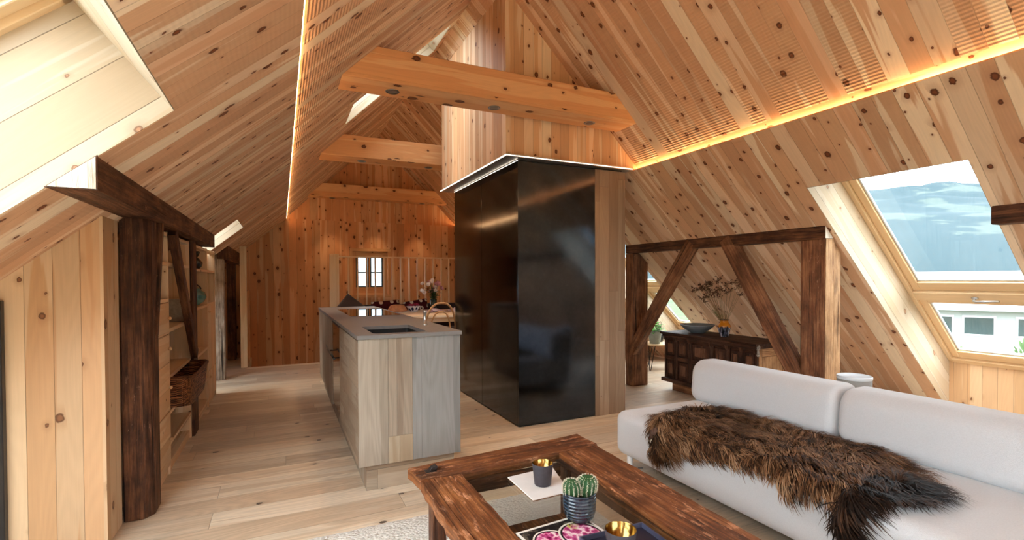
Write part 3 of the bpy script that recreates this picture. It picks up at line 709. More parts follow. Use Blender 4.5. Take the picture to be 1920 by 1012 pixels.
def basket():
    b = MB(); X0, X1, Y0, Y1, H = -.16, .17, -.30, .46, .20
    def loop(z, gr, n=48):
        pts = []
        for k in range(n):
            a = 2*math.pi*k/n; c, s_ = math.cos(a), math.sin(a); e = .25
            pts.append(((X0+X1)/2 + (X1-X0)/2*gr*math.copysign(abs(c)**e, c), (Y0+Y1)/2+(Y1-Y0)/2*gr*math.copysign(abs(s_)**e, s_), z))
        return pts
    prof = [(0, .02), (.002, .84), (.006, .88), (H*.35, .93), (H*.7, .97), (H, 1.0), (H+.004, .985), (H, .965), (H*.5, .93), (.02, .85), (.016, .02)]
    rows = [loop(z, g) for z, g in prof]
    L = [0]
    for i in range(1, len(prof)): L.append(L[-1]+abs(prof[i][0]-prof[i-1][0])+abs(prof[i][1]-prof[i-1][1])*.3)
    i0 = len(b.v); n = 48
    for r_ in rows: b.v += r_
    for i in range(len(rows)-1):
        for k in range(n):
            k2 = (k+1) % n
            b.f.append((i0+i*n+k, i0+i*n+k2, i0+(i+1)*n+k2, i0+(i+1)*n+k)); b.uv.append([(k*.045, L[i]), ((k+1)*.045, L[i]), ((k+1)*.045, L[i+1]), (k*.045, L[i+1])]); b.sm.append(True); b.mi.append(0)
    b.build('body', M['wicker'], bs)
    r_ = MB(); r_.tube(loop(H+.004, .99), .011, 8, closed=True); r_.build('rim', M['wicker'], bs)
basket()
def lathe_thing(name, label, cat, prof, loc, mat, n=32, group=None):
    if name == 'dark_vase': prof = [(r*.85, z*.85) for r, z in prof]
    b = MB(); b.lathe(prof, n); o = b.build(name, mat); o.location = loc; return tag(o, label, cat, group)
M['aqua'] = plain('aqua glaze', srgb(92, 140, 136), .12, 0., .7, 14., .35)
o = lathe_thing('glazed_pot', 'round aqua glazed pot on the upper right bookcase shelf', 'pot', [(0, 0), (.05, 0), (.058, .004), (.10, .04), (.118, .08), (.105, .12), (.07, .145), (.066, .156), (.062, .156), (.066, .144), (.10, .12), (.11, .08), (.09, .04), (.04, .012), (0, .01)], (-.76, 5.42, 1.016), M['aqua'])
b = MB(); b.tube([(.065*math.cos(t)*1.1, .02*0, .15+.05*math.sin(t)) for t in [math.pi*k/10 for k in range(11)]], .006, 8); h_ = b.build('handle', M['timber'], o)
M['darkvase'] = plain('dark glaze', (.02, .022, .02), .2, 0., .6, 9., .3)
lathe_thing('dark_vase', 'dark bulbous vase on the top right bookcase shelf', 'vase', [(0, 0), (.05, 0), (.075, .03), (.085, .07), (.06, .11), (.035, .13), (.05, .155), (.06, .185), (.053, .20), (.05, .2), (.055, .184), (.04, .155), (.03, .13), (.05, .1), (.07, .07), (.04, .012), (0, .01)], (-.735, 5.36, 1.3525), M['darkvase'])
M['paper'] = plain('speckled card', srgb(176, 158, 138), .8, 0., .2, 30., .3)
o = one('storage_box', (-.78, 4.40, 0), (-.66, 4.56, .17), M['paper'], None, 2, .003, 1); o.location = (0, 0, .938); tag(o, 'small speckled cardboard box on the middle open bookcase shelf', 'box')
lathe_thing('dark_cup', 'small dark cup on the lower right bookcase shelf', 'cup', [(0, 0), (.035, 0), (.042, .02), (.044, .09), (.040, .09), (.036, .02), (0, .008)], (-.72, 5.06, .601), M['darkvase'])
lathe_thing('white_cup', 'small white cup beside the drawers on the open shelf', 'cup', [(0, 0), (.022, 0), (.03, .02), (.034, .06), (.031, .06), (.026, .02), (0, .006)], (-.71, 3.87, .938), M['white'])

# ------------------------------------------------------------------ kitchen island
isl = thing('kitchen_island', 'long kitchen island faced in weathered oak boards', 'kitchen island', (.7, 4.5, 0))
IX0, IX1, IY0, IY1, IZ0, IZ1 = .398, 1.02, 2.932, 6.14, .153, .901
M['oak_a'] = planks('island oak, pale', srgb(150, 138, 123), srgb(164, 152, 137), None, w=.3, knot=.05, kr=.006, sapamt=.5, var=.04, seam=0, grain=1.5)
M['oak_b'] = planks('island oak, warm', srgb(138, 121, 104), srgb(152, 137, 120), None, w=.3, knot=.3, kr=.006, kv=.5, sapamt=.5, var=.04, seam=0, grain=1.8)
M['oak_c'] = planks('island oak, light', srgb(160, 141, 117), srgb(172, 156, 134), None, w=.3, knot=.6, kr=.007, sapamt=.5, var=.04, seam=0, grain=.9)
M['oak_d'] = planks('island oak, grey', srgb(124, 122, 119), srgb(138, 136, 133), None, w=.3, knot=.05, kr=.005, sapamt=.5, var=.04, seam=0, grain=1.2)
def ip(name, lo, hi, mat, g=2, bev=.0012, lab=None):
    o = P_(one(name, lo, hi, mat, isl, g, bev, 1))
    if lab: o['label'] = lab
    return o
ip('carcass', (IX0+.021, IY0+.021, .156), (IX1-.021, IY1-.021, .74), M['black'])
ip('front_board', (IX0, IY0, IZ0), (.568, IY0+.02, IZ1), M['oak_a'], lab='pale front board')
ip('front_board', (.569, IY0, .313), (.715, IY0+.02, IZ1), M['oak_b'], lab='warm brown front board')
ip('front_board', (.569, IY0, IZ0), (.715, IY0+.02, .312), M['oak_c'], lab='short light front board')
ip('front_board', (.716, IY0, IZ0), (IX1, IY0+.02, IZ1), M['oak_d'], lab='grey front board')
ip('plinth', (.443, 2.961, 0), (.985, IY1-.03, IZ0), M['oldoak'], 0)
ip('side_board', (IX0, IY0+.021, IZ0), (IX0+.02, 3.955, IZ1-.012), M['oldoak'], 1)
ip('side_board', (IX0, 4.555, IZ0), (IX0+.02, IY1, IZ1-.012), M['oldoak'], 2)
ip('side_board', (IX1-.02, IY0+.021, IZ0), (IX1, IY1, IZ1-.012), M['oldoak'], 2)
ip('end_board', (IX0+.021, IY1-.02, IZ0), (IX1-.021, IY1, IZ1-.012), M['oldoak'], 2)
ov = ip('oven', (IX0+.004, 3.96, IZ0+.035), (IX0+.06, 4.55, IZ1-.025), plain('oven glass', (.02, .018, .018), .05, 0., .8), lab='black glass oven front')
b = MB(); b.tube([(IX0-.035, 3.99, .64), (IX0-.035, 4.52, .64)], .009, 10); b.tube([(IX0-.035, 4.03, .64), (IX0+.006, 4.03, .64)], .006, 8); b.tube([(IX0-.035, 4.48, .64), (IX0+.006, 4.48, .64)], .006, 8)
P_(b.build('oven_handle', M['black'], isl)); 
P_(one('sliding_cover', (IX0-.001, 3.96, IZ1-.024), (IX0+.03, 4.55, IZ1-.012), M['black'], isl))
P_(one('grip_slot', (IX0-.0012, 5.05, .58), (IX0+.004, 5.22, .605), M['black'], isl))
# worktop: lies on the island, one slab with sink cut-out and flush hob
wt = thing('worktop', 'grey stone worktop with inset sink and black hob lying on the island', 'worktop', (.7, 4.5, .902))
M['stone'] = plain('grey stone', srgb(124, 120, 117), .5, 0., .35, 60., .08, .04, 90.)
def slab_hole(b, x0, x1, y0, y1, z0, z1, hx0, hx1, hy0, hy1, rr=.03):
    def ringp(n=40):
        pts = []
        for (cx, cy, a0) in ((hx1-rr, hy1-rr, 0), (hx0+rr, hy1-rr, 90), (hx0+rr, hy0+rr, 180), (hx1-rr, hy0+rr, 270)):
            for k in range(9):
                a = math.radians(a0+k*90/8); pts.append((cx+rr*math.cos(a), cy+rr*math.sin(a)))
        return pts
    R = ringp(); n = len(R)
    O = []
    for i, (x, y) in enumerate(R):
        qd = i//9; cx, cy = [(x1, y1), (x0, y1), (x0, y0), (x1, y0)][qd]; O.append((cx, cy))
    for z in (z1, z0):
        for i in range(n):
            k = (i+1) % n
            f = [(R[i][0], R[i][1], z), (O[i][0], O[i][1], z), (O[k][0], O[k][1], z), (R[k][0], R[k][1], z)]
            if O[i] == O[k]: f = [f[0], f[1], f[3]]
            if z == z0: f.reverse()
            b.face(f, [(p[0], p[1]) for p in f])
    for i in range(n):
        k = (i+1) % n
        b.face([(R[i][0], R[i][1], z0), (R[i][0], R[i][1], z1), (R[k][0], R[k][1], z1), (R[k][0], R[k][1], z0)], None)
    C_ = [(x0, y0), (x1, y0), (x1, y1), (x0, y1)]
    for i in range(4):
        p, q = C_[i], C_[(i+1) % 4]
        b.face([(*p, z0), (*q, z0), (*q, z1), (*p, z1)], None)
    return R
b = MB(); R = slab_hole(b, IX0-.008, IX1+.008, IY0-.012, IY1+.01, .902, .925, .497, .825, 3.0, 3.49)
P_(b.build('slab', M['stone'], wt, weld=True))
b = MB(); n = len(R); zb = .76
for i in range(n):
    k = (i+1) % n; c = lambda p, s_: (.661+(p[0]-.661)*s_, 3.245+(p[1]-3.245)*s_)
    b.face([(*c(R[i], 1.005), .9015), (*c(R[k], 1.005), .9015), (*c(R[k], .97), zb), (*c(R[i], .97), zb)], None, True)
b.face([(*c(p, .97), zb) for p in R]); P_(b.build('sink', plain('dark sink', (.014, .014, .015), .5, 0., .2), wt))['label'] = 'black inset sink'
P_(one('hob', (.552, 4.50, .915), (1.0, 5.66, .9262), plain('hob glass', (.006, .005, .005), .025, 0., .9), wt, 0, .0006, 1))['label'] = 'flush black glass hob'
tp = thing('tap', 'small chrome tap post behind the sink on the grey worktop', 'tap', (.925, 3.42, .9255))
b = MB(); b.lathe([(.017, 0), (.017, .006), (.011, .009), (.010, .085), (.012, .088), (.012, .104), (0, .106)], 16); b.build('post', M['steelgrey'], tp)
b = MB(); b.tube([(0, 0, .093), (.0, -.035, .098)], [.005, .004], 8); b.build('lever', M['steelgrey'], tp)
# ------------------------------------------------------------------ rug, coffee table and what lies on it
def wool():
    s = NT('white wool'); tcn = s.n('ShaderNodeTexCoord').outputs['Object']
    sc = s.n('ShaderNodeMapping', {'Vector': tcn, 'Scale': (60., 110., 60.)})
    a = s.noise(sc, 1., 3., .6); b_ = s.noise(tcn, 34., 3., .6); w = s.n('ShaderNodeTexVoronoi', {'Vector': sc, 'Scale': 1.}).outputs[0]
    fl = s.step(s.noise(sc, .55, 4., .7), .60, .68)
    col = s.mix(s.ma('MULTIPLY', fl, .5), srgb(226, 222, 214), srgb(150, 142, 132))
    col = s.mix(s.ma('MULTIPLY', b_, .25), col, srgb(200, 192, 180))
    s.bsdf(col, .95, 0., .1, s.bump(s.ma('ADD', s.ma('MULTIPLY', w, -.8), a), 1., .012)); return s.m
M['wool'] = wool()
b = MB(); nx, ny = 40, 56; X0, X1, Y0, Y1 = -.45, 1.52, -.30, 2.525
g = random.Random(3)
P = [[(X0+(X1-X0)*i/nx, Y0+(Y1-Y0)*j/ny + (g.uniform(-.006, .006) if j == ny else 0), .011 if 0 < i < nx and 0 < j < ny else .001) for j in range(ny+1)] for i in range(nx+1)]
b.grid(P); tag(b.build('rug', M['wool']), 'white flecked woven wool rug on the oak floor under the coffee table', 'rug')

ct = thing('coffee_table', 'low rustic coffee table with worn brown planks around a glass top', 'coffee table', (.93, 1.4, .012))
g = random.Random(11)
def rough_plank(name, Q, z0, z1, jit=.004, n=26, lab=None):
    """Q: four corners ccw; slightly ragged edges"""
    pts = []
    for i in range(4):
        p, q = Vector(Q[i]), Vector(Q[(i+1) % 4]); L = (q-p).length; k_ = max(2, int(n*L/1.2))
        d = (q-p).normalized(); nrm = Vector((d.y, -d.x)); off = 0
        for k in range(k_):
            off = off*.6 + g.uniform(-jit, jit)
            pts.append(p+(q-p)*k/k_ + (nrm*off if k else Vector((0, 0))))
    ln = max(((Vector(Q[1])-Vector(Q[0])), (Vector(Q[2])-Vector(Q[1]))), key=lambda v: v.length); gx = abs(ln.x) > abs(ln.y)
    U = lambda p: (p.y, p.x) if gx else (p.x, p.y)
    b = MB(); o_ = g.random()*3
    b.face([(p.x, p.y, z1) for p in pts], [(U(p)[0]+o_, U(p)[1]) for p in pts]); b.face([(p.x, p.y, z0) for p in reversed(pts)], [U(p) for p in reversed(pts)])
    for i in range(len(pts)):
        p, q = pts[i], pts[(i+1) % len(pts)]
        b.face([(p.x, p.y, z0), (q.x, q.y, z0), (q.x, q.y, z1), (p.x, p.y, z1)], [(z0+o_, U(p)[1]), (z0+o_, U(q)[1]), (z1+o_, U(q)[1]), (z1+o_, U(p)[1])])
    o = P_(b.build(name, M['tablewood'], ct, .007, 3, angle=60))
    if lab: o['label'] = lab
    return o
ZT0, ZT1 = .372, .42
rough_plank('top_plank', [(.512, 1.985), (1.432, 2.03), (1.43, 2.212), (.492, 2.128)], ZT0, ZT1, lab='far cross plank with an iron staple')
rough_plank('top_plank', [(.49, .66), (.694, .66), (.694, 1.982), (.513, 1.981)], ZT0-.003, ZT1-.003, .006)
rough_plank('top_plank', [(1.14, .66), (1.36, .66), (1.425, 2.026), (1.197, 2.014)], ZT0-.003, ZT1-.003)
rough_plank('top_plank', [(.49, .48), (1.355, .48), (1.36, .655), (.49, .655)], ZT0, ZT1)
b = MB(); b.prism([(.682, .64), (1.155, .64), (1.212, 2.02), (.682, 1.995)], .396, .404, 2, 1)
P_(b.build('glass_top', glassy('table glass', (.93, .96, .95)), ct))
for lo, hi in (((.68, .62, .392), (.697, 1.99, .396)), ((1.16, .62, .392), (1.21, 1.99, .396))):
    P_(one('glass_rest', lo, hi, M['timber'], ct, 1))
for nm, lo, hi, gg in (('apron', (.58, 1.985, .315), (1.24, 2.012, .371), 0), ('apron', (.58, .63, .315), (1.24, .655, .371), 0), ('apron', (.60, .66, .315), (.625, 1.98, .366), 1), ('apron', (1.205, .66, .315), (1.23, 1.98, .366), 1)):
    P_(one(nm, lo, hi, M['timber'], ct, gg))
for x, y in ((.545, 1.915), (1.185, 1.915), (.545, .70), (1.185, .70)):
    P_(one('leg', (x, y, .012), (x+.058, y+.065, .368), M['timber'], ct, 2, .004, 2))
P_(one('shelf_board', (.56, .72, .15), (1.17, 1.90, .185), M['tablewood'], ct, 1, .004, 2))['label'] = 'dark lower shelf board'
b = MB(); b.box((.552, 2.035, .4195), (.60, 2.068, .4235)); b.prism([(.4235, .565), (.441, .58), (.446, .60), (.436, .607), (.4235, .595)], 2.038, 2.064, 1, 1)
P_(b.build('iron_staple', plain('rusty iron', (.05, .04, .036), .5, .8, .5, 60., .3, .3), ct, .002, 2))['label'] = 'dark iron staple'

GT = .4045
ts = tag(MB().build('tile', M['white']), '', '') if False else None
b = MB(); b.prism([(.858, 1.866), (.855, 1.63), (1.02, 1.636), (1.086, 1.884)], GT+.0035, GT+.008, 2, 1); tl_ = b.build('coaster', plain('white tile', srgb(236, 234, 230), .35, 0., .5, 20., .04), None, .001, 1)
tag(tl_, 'square white tile coaster on the glass top under the far dark cup', 'coaster')
b = MB(); b.prism([(.859, 1.865), (.856, 1.631), (1.0195, 1.637), (1.085, 1.883)], GT, GT+.0034, 2, 1); b.build('backing', plain('brown cork', srgb(120, 78, 44), .8), tl_)['label'] = 'brown backing'
def gold():
    s = NT('gold leaf'); tcn = s.n('ShaderNodeTexCoord').outputs['Object']
    s.bsdf(srgb(150, 122, 68), s.ma('MULTIPLY_ADD', s.noise(tcn, 50., 3.), .12, .10), 1., .5, s.bump(s.noise(tcn, 30., 2.), .12, .01)); return s.m
M['gold'] = gold(); M['slate'] = plain('slate grey glaze', srgb(62, 58, 64), .55, 0., .4, 60., .2, .08)
def gold_cup(loc, r0, r1, h, label):
    t = thing('gold_lined_cup', label, 'cup', loc, 0, 'gold lined cups on the coffee table')
    b = MB(); b.lathe([(0, 0), (r0*.9, 0), (r0, .004), (r1, h), (r1*.985, h+.001)], 36); b.build('body', M['slate'], t)
    b = MB(); b.lathe([(r1*.985, h+.001), (r1*.95, h-.002), (r0*.95, .010), (0, .008)], 36); b.build('lining', M['gold'], t)['label'] = 'shiny gold lining'
gold_cup((.955, 1.735, GT+.0085), .034, .043, .088, 'dark tapered cup with a gold lining standing on the white tile')
# magazine
def mag():
    s = NT('printed cover'); uv = s.n('ShaderNodeSeparateXYZ', {0: s.n('ShaderNodeTexCoord').outputs['UV']}); u, v = uv.outputs[0], uv.outputs[1]
    def disc(cx, cy, r):
        dx, dy = s.ma('SUBTRACT', u, cx), s.ma('MULTIPLY', s.ma('SUBTRACT', v, cy), 1.15)
        return s.ma('SQRT', s.ma('ADD', s.ma('MULTIPLY', dx, dx), s.ma('MULTIPLY', dy, dy)))
    vec = s.xyz(u, v, 0.); n1 = s.noise(vec, 15., 4., .7, 1.2); vo = s.n('ShaderNodeTexVoronoi', {'Vector': vec, 'Scale': 17.})
    pet = s.ramp(s.ma('ADD', s.ma('MULTIPLY', n1, .7), s.ma('MULTIPLY', vo.outputs[0], .5)), [(.30, srgb(52, 10, 40)), (.47, srgb(150, 28, 88)), (.60, srgb(196, 84, 140)), (.74, srgb(236, 214, 216))])
    nb = s.noise(vec, 9., 4., .6)
    col = s.mix(s.step(nb, .5, .6), srgb(24, 22, 24), srgb(92, 84, 72))
    for cx, cy, r in ((.30, .70, .20), (.70, .66, .24), (.45, .2, .22)):
        d = disc(cx, cy, r)
        col = s.mix(s.ma('SUBTRACT', 1., s.step(d, r*1.18, r*1.2)), col, srgb(222, 218, 208)); col = s.mix(s.ma('SUBTRACT', 1., s.step(d, r*1.08, r*1.1)), col, srgb(30, 26, 28)); col = s.mix(s.ma('SUBTRACT', 1., s.step(d, r*.98, r)), col, pet)
    gr = s.ma('MULTIPLY', s.ma('SUBTRACT', 1., s.step(disc(.72, .84, 0), .05, .09)), s.step(n1, .45, .55)); col = s.mix(gr, col, srgb(190, 186, 84))
    e = s.ma('MINIMUM', s.ma('MINIMUM', u, s.ma('SUBTRACT', 1., u)), s.ma('MINIMUM', v, s.ma('SUBTRACT', 1., v)))
    col = s.mix(s.ma('SUBTRACT', 1., s.step(e, .026, .032)), col, srgb(226, 222, 214))
    s.bsdf(col, .3, 0., .5); return s.m
mg = thing('magazine', 'glossy magazine with purple blossoms on its cover under the cactus pot', 'magazine', (.83, 1.27, GT))
ang = math.radians(4)
def rect(b, x0, x1, y0, y1, z0, z1): b.box((x0, y0, z0), (x1, y1, z1), 1)
b = MB(); b.box((-.13, -.17, 0), (.13, .17, .011), 1); o = b.build('pages', plain('paper', srgb(236, 232, 224), .8), mg); o.rotation_euler.z = ang
b = MB(); z = .0125; b.face([(-.132, -.172, z), (.132, -.172, z), (.132, .172, z), (-.132, .172, z)], [(0, 0), (1, 0), (1, 1), (0, 1)]); b.face([(-.132, .172, .0113), (.132, .172, .0113), (.132, -.172, .0113), (-.132, -.172, .0113)], [(.01, .01)]*4)
o = b.build('cover', mag(), mg); o.rotation_euler.z = ang
MT_ = GT+.0127
# cactus in a ribbed pot
cp = thing('potted_cactus', 'dark blue ribbed pot with a small two headed cactus on the magazine corner', 'potted plant', (.925, 1.418, MT_))
def potmat():
    s = NT('blue black glaze'); uv = s.n('ShaderNodeSeparateXYZ', {0: s.n('ShaderNodeTexCoord').outputs['UV']}); tcn = s.n('ShaderNodeTexCoord').outputs['Object']
    rib = s.ma('SINE', s.ma('ADD', s.ma('MULTIPLY', uv.outputs[1], 2*math.pi/.0115), s.ma('MULTIPLY', s.noise(tcn, 22., 2.), 2.)))
    col = s.ramp(s.ma('ADD', s.noise(tcn, 26., 4., .6), s.ma('MULTIPLY', rib, .06)), [(.35, srgb(22, 28, 36)), (.55, srgb(44, 60, 74)), (.75, srgb(96, 112, 118))])
    s.bsdf(col, .16, 0., .7, s.bump(rib, .5, .004)); return s.m
b = MB(); b.lathe([(0, .004), (.025, 0), (.040, .004), (.050, .016), (.0555, .035), (.0575, .06), (.0575, .098), (.0565, .101), (.054, .101), (.053, .085)], 40); b.build('pot', potmat(), cp)
b = MB(); b.disc(.0535, .086, 32); b.build('soil', plain('soil', (.03, .02, .014), .9, 0., .2, 80., .4, .5), cp)
M['cactus'] = plain('cactus green', srgb(44, 84, 46), .5, 0., .3, 60., .2); M['spine'] = plain('cactus spines', srgb(226, 220, 198), .6)
def cactus(b, sp, c, r, h, ribs=13, lean=(0, 0)):
    nv = 16; nu = ribs*6; rows = []
    for j in range(nv+1):
        t = j/nv; z = h*t; rr = r*(min(1., (1-max(0, (t-.55)/.45)**2.2))**.5 if t < 1 else .02)*(.82+.18*min(1, t*4))
        rows.append([(c[0]+lean[0]*t+rr*(1+.10*math.cos(ribs*2*math.pi*k/nu))*math.cos(2*math.pi*k/nu), c[1]+lean[1]*t+rr*(1+.10*math.cos(ribs*2*math.pi*k/nu))*math.sin(2*math.pi*k/nu), c[2]+z) for k in range(nu)])
    b.grid(rows, None, True, close_v=True)
    for j in range(2, nv):
        for q in range(ribs):
            p = Vector(rows[j][q*6]); out_ = (p-Vector((c[0]+lean[0]*j/nv, c[1]+lean[1]*j/nv, p.z))).normalized()
            if j > nv*.75: out_ = (out_+Vector((0, 0, (j/nv-.6)*1.6))).normalized()
            for s_ in range(6):
                d = (out_ + Vector((g.uniform(-.9, .9), g.uniform(-.9, .9), g.uniform(-.6, .9)))).normalized(); L = g.uniform(.004, .0085)
                sd = d.orthogonal()  .normalized()*.0007
                sp.face([p-sd, p+sd, p+d*L], None); 
b, sp = MB(), MB()
cactus(b, sp, (-.026, .004, .086), .028, .058, 13, (-.004, 0)); cactus(b, sp, (.022, -.004, .086), .033, .064, 15, (.010, 0)); cactus(b, sp, (-.002, .026, .086), .018, .045, 9)
cb = b.build('cactus', M['cactus'], cp); sp.build('spines', M['spine'], cb, weld=False)['kind'] = 'stuff'
# tray with the second cup
ty = thing('serving_tray', 'dark navy serving tray lying at the bottom edge across the magazine', 'tray', (.955, 1.155, MT_+.0005), math.radians(-3))
M['navy'] = plain('navy lacquer', srgb(36, 36, 52), .28, 0., .5)
b = MB(); b.box((-.115, -.16, 0), (.115, .125, .005), 1); b.build('base', M['navy'], ty)
b = MB()
for lo, hi in (((-.12, -.165, .0), (-.115, .13, .020)), ((.115, -.165, .0), (.12, .13, .020)), ((-.115, .125, .0), (.115, .13, .020)), ((-.115, -.165, .0), (.115, -.16, .020))): b.box(lo, hi, 1)
b.build('rim', plain('pale tray edge', srgb(70, 72, 92), .3), ty)
gold_cup((.905, 1.165, MT_+.0062), .036, .047, .082, 'dark cup with a shiny gold lining standing in the navy tray')

# ------------------------------------------------------------------ sofa
def fabric(name, col, sc=420.):
    s = NT(name); tcn = s.n('ShaderNodeTexCoord').outputs['Object']
    a = s.noise(tcn, sc, 2., .6); wv = s.noise(s.n('ShaderNodeMapping', {'Vector': tcn, 'Scale': (1., 1., 3.)}), 130., 2.)
    c = s.mix(s.ma('MULTIPLY', s.ma('ADD', a, wv), .5), tuple(x*.80 for x in col), tuple(min(1, x*1.14) for x in col))
    s.bsdf(c, .92, 0., .15, s.bump(a, .35, .004), Sheen_Weight=.25, Sheen_Roughness=.5); return s.m
M['sofa'] = fabric('light grey wool fabric', srgb(205, 206, 207))
sf = thing('sofa', 'long low light grey fabric sofa with rounded edges below the big roof window', 'sofa', (2.45, 1.2, 0))
SX, SY0, SY1, SZ = 2.015, -.45, 2.665, .372
P_(one('seat', (SX, SY0, .082), (2.95, SY1, SZ), M['sofa'], sf, 1, .075, 8))
P_(one('plinth', (SX+.12, SY0+.1, .06), (2.88, SY1-.1, .09), M['black'], sf, 1))
for y0, y1 in ((1.628, SY1-.005), (SY0, 1.622)):
    b = MB()
    prof = []   # soft slab leaning back a little, in X-Z
    def rr(cx, cz, w, h, r, n=7):
        pts = []
        for (sx, sz, a0) in ((1, 1, 0), (-1, 1, 90), (-1, -1, 180), (1, -1, 270)):
            for k in range(n): a = math.radians(a0+90*k/(n-1)); pts.append((cx+sx*(w/2-r)+r*math.cos(a), cz+sz*(h/2-r)+r*math.sin(a)))
        return pts
    N_ = 24; rows = []
    for i in range(N_+1):
        t = i/N_; y = y0+(y1-y0)*t; d = min(y-y0, y1-y); R = .055
        ins = R-math.sqrt(max(0, R*R-(R-min(d, R))**2)) if d < R else 0
        rows.append((y, ins))
    ys = sorted({*[y0+.055*(1-math.cos(math.pi/2*k/6)) for k in range(7)], *[y1-.055*(1-math.cos(math.pi/2*k/6)) for k in range(7)], *[y0+(y1-y0)*k/8 for k in range(1, 8)]})
    G = []
    for y in ys:
        d = min(y-y0, y1-y); R = .055; ins = R-math.sqrt(max(0, R*R-(R-min(d, R))**2))
        q = rr(0, .145, .26-2*ins*.9, .30-2*ins*.9, .085-ins*.5)
        G.append([(2.80 + x + (z)*.10, y, SZ-.008+z) for x, z in q])
    b.grid(G, None, True, close_v=True)
    for row in (G[0], G[-1]): b.face(row, None, True)
    P_(b.build('backrest', M['sofa'], sf))
for x, y in ((2.085, 2.585), (2.82, 2.585), (2.085, 1.1), (2.82, 1.1), (2.085, -.37), (2.82, -.37)):
    b = MB(); b.lathe([(0, 0), (.018, 0), (.019, .003), (.019, .09), (0, .09)], 20, (x, y, 0)); P_(b.build('leg', M['white'], sf))

# ------------------------------------------------------------------ fur throw, shaggy brown hide lying on the seat
ft = thing('fur_throw', 'shaggy brown fur hide with dark tail lying across the sofa seat', 'fur throw', (2.3, 1.6, .38))
OUT = [(.70, 2.31), (.60, 2.37), (.368, 2.40), (.20, 2.41), (.10, 2.36), (.06, 2.28), (.07, 2.12), (.05, 1.91), (.04, 1.80), (.04, 1.67), (.03, 1.52), (.05, 1.39), (.09, 1.28), (.16, 1.18), (.30, 1.06), (.36, 1.01), (.46, 1.0), (.58, 1.04), (.63, 1.09), (.70, 1.10), (.80, 1.14), (.78, 1.21), (.68, 1.22), (.69, 1.29), (.72, 1.40), (.68, 1.50), (.69, 1.68), (.70, 1.78), (.72, 1.92), (.75, 2.05), (.85, 2.20), (.85, 2.27)]
def seatp(q, off):
    L1 = 2.7-(SX+.075)
    if q < L1: return Vector((2.7-q, 0, SZ+off)), Vector((0, 0, 1))
    a = min((q-L1)/.075, math.pi/2); ex = max(0, q-L1-.075*math.pi/2)
    n = Vector((-math.sin(a), 0, math.cos(a))); return Vector((SX+.075, 0, SZ-.075)) + n*(.075+off) + Vector((0, 0, -ex)), n
def inside(q, y, P=OUT):
    c = False
    for i in range(len(P)):
        (a, b_), (d, e) = P[i], P[i-1]
        if (b_ > y) != (e > y) and q < (d-a)*(y-b_)/(e-b_)+a: c = not c
    return c
def edge_d(q, y):
    m_ = 9
    for i in range(len(OUT)):
        a, b_ = Vector(OUT[i]), Vector(OUT[i-1]); p = Vector((q, y)); t = max(0, min(1, (p-a).dot(b_-a)/max(1e-9, (b_-a).length_squared))); m_ = min(m_, (p-a-(b_-a)*t).length)
    return m_
b = MB(); st = .018; cells = {}
def hide_h(q, y):
    k = min(1, edge_d(q, y)/.07)
    return .006 + .018*k + (.013*math.sin(q*15+y*11)*math.sin(y*13-q*6)+.006*math.sin(q*31-y*27))*k
vid = {}
def V_(i, j):
    if (i, j) not in vid:
        q, y = i*st, .97+j*st; p, n = seatp(q, max(.004, hide_h(q, y))); vid[i, j] = len(b.v); b.v.append((p.x, y, p.z))
    return vid[i, j]
for i in range(50):
    for j in range(84):
        if inside((i+.5)*st, .97+(j+.5)*st):
            b.f.append((V_(i, j), V_(i+1, j), V_(i+1, j+1), V_(i, j+1))); b.uv.append([(0, 0)]*4); b.sm.append(True); b.mi.append(0)
hide = P_(b.build('hide', plain('hide', srgb(58, 38, 24), .9), ft))
g2 = random.Random(5)
def furmat():
    s = NT('brown fur'); uv = s.n('ShaderNodeSeparateXYZ', {0: s.n('ShaderNodeTexCoord').outputs['UV']}); tcn = s.n('ShaderNodeTexCoord').outputs['Object']
    pat = s.noise(tcn, 9., 4., .65); x = s.ma('ADD', s.ma('MULTIPLY', uv.outputs[0], .62), s.ma('MULTIPLY', pat, .68))
    base = s.ramp(x, [(.42, srgb(34, 24, 18)), (.56, srgb(84, 56, 36)), (.72, srgb(138, 98, 64)), (.92, srgb(190, 152, 116))])
    col = s.mix(s.ma('POWER', uv.outputs[1], 1.5), s.mix(.55, base, srgb(24, 16, 12)), base)
    s.bsdf(col, .6, 0., .15); return s.m
b = MB(); V, Fc, UV = [], [], []
cnt = 0
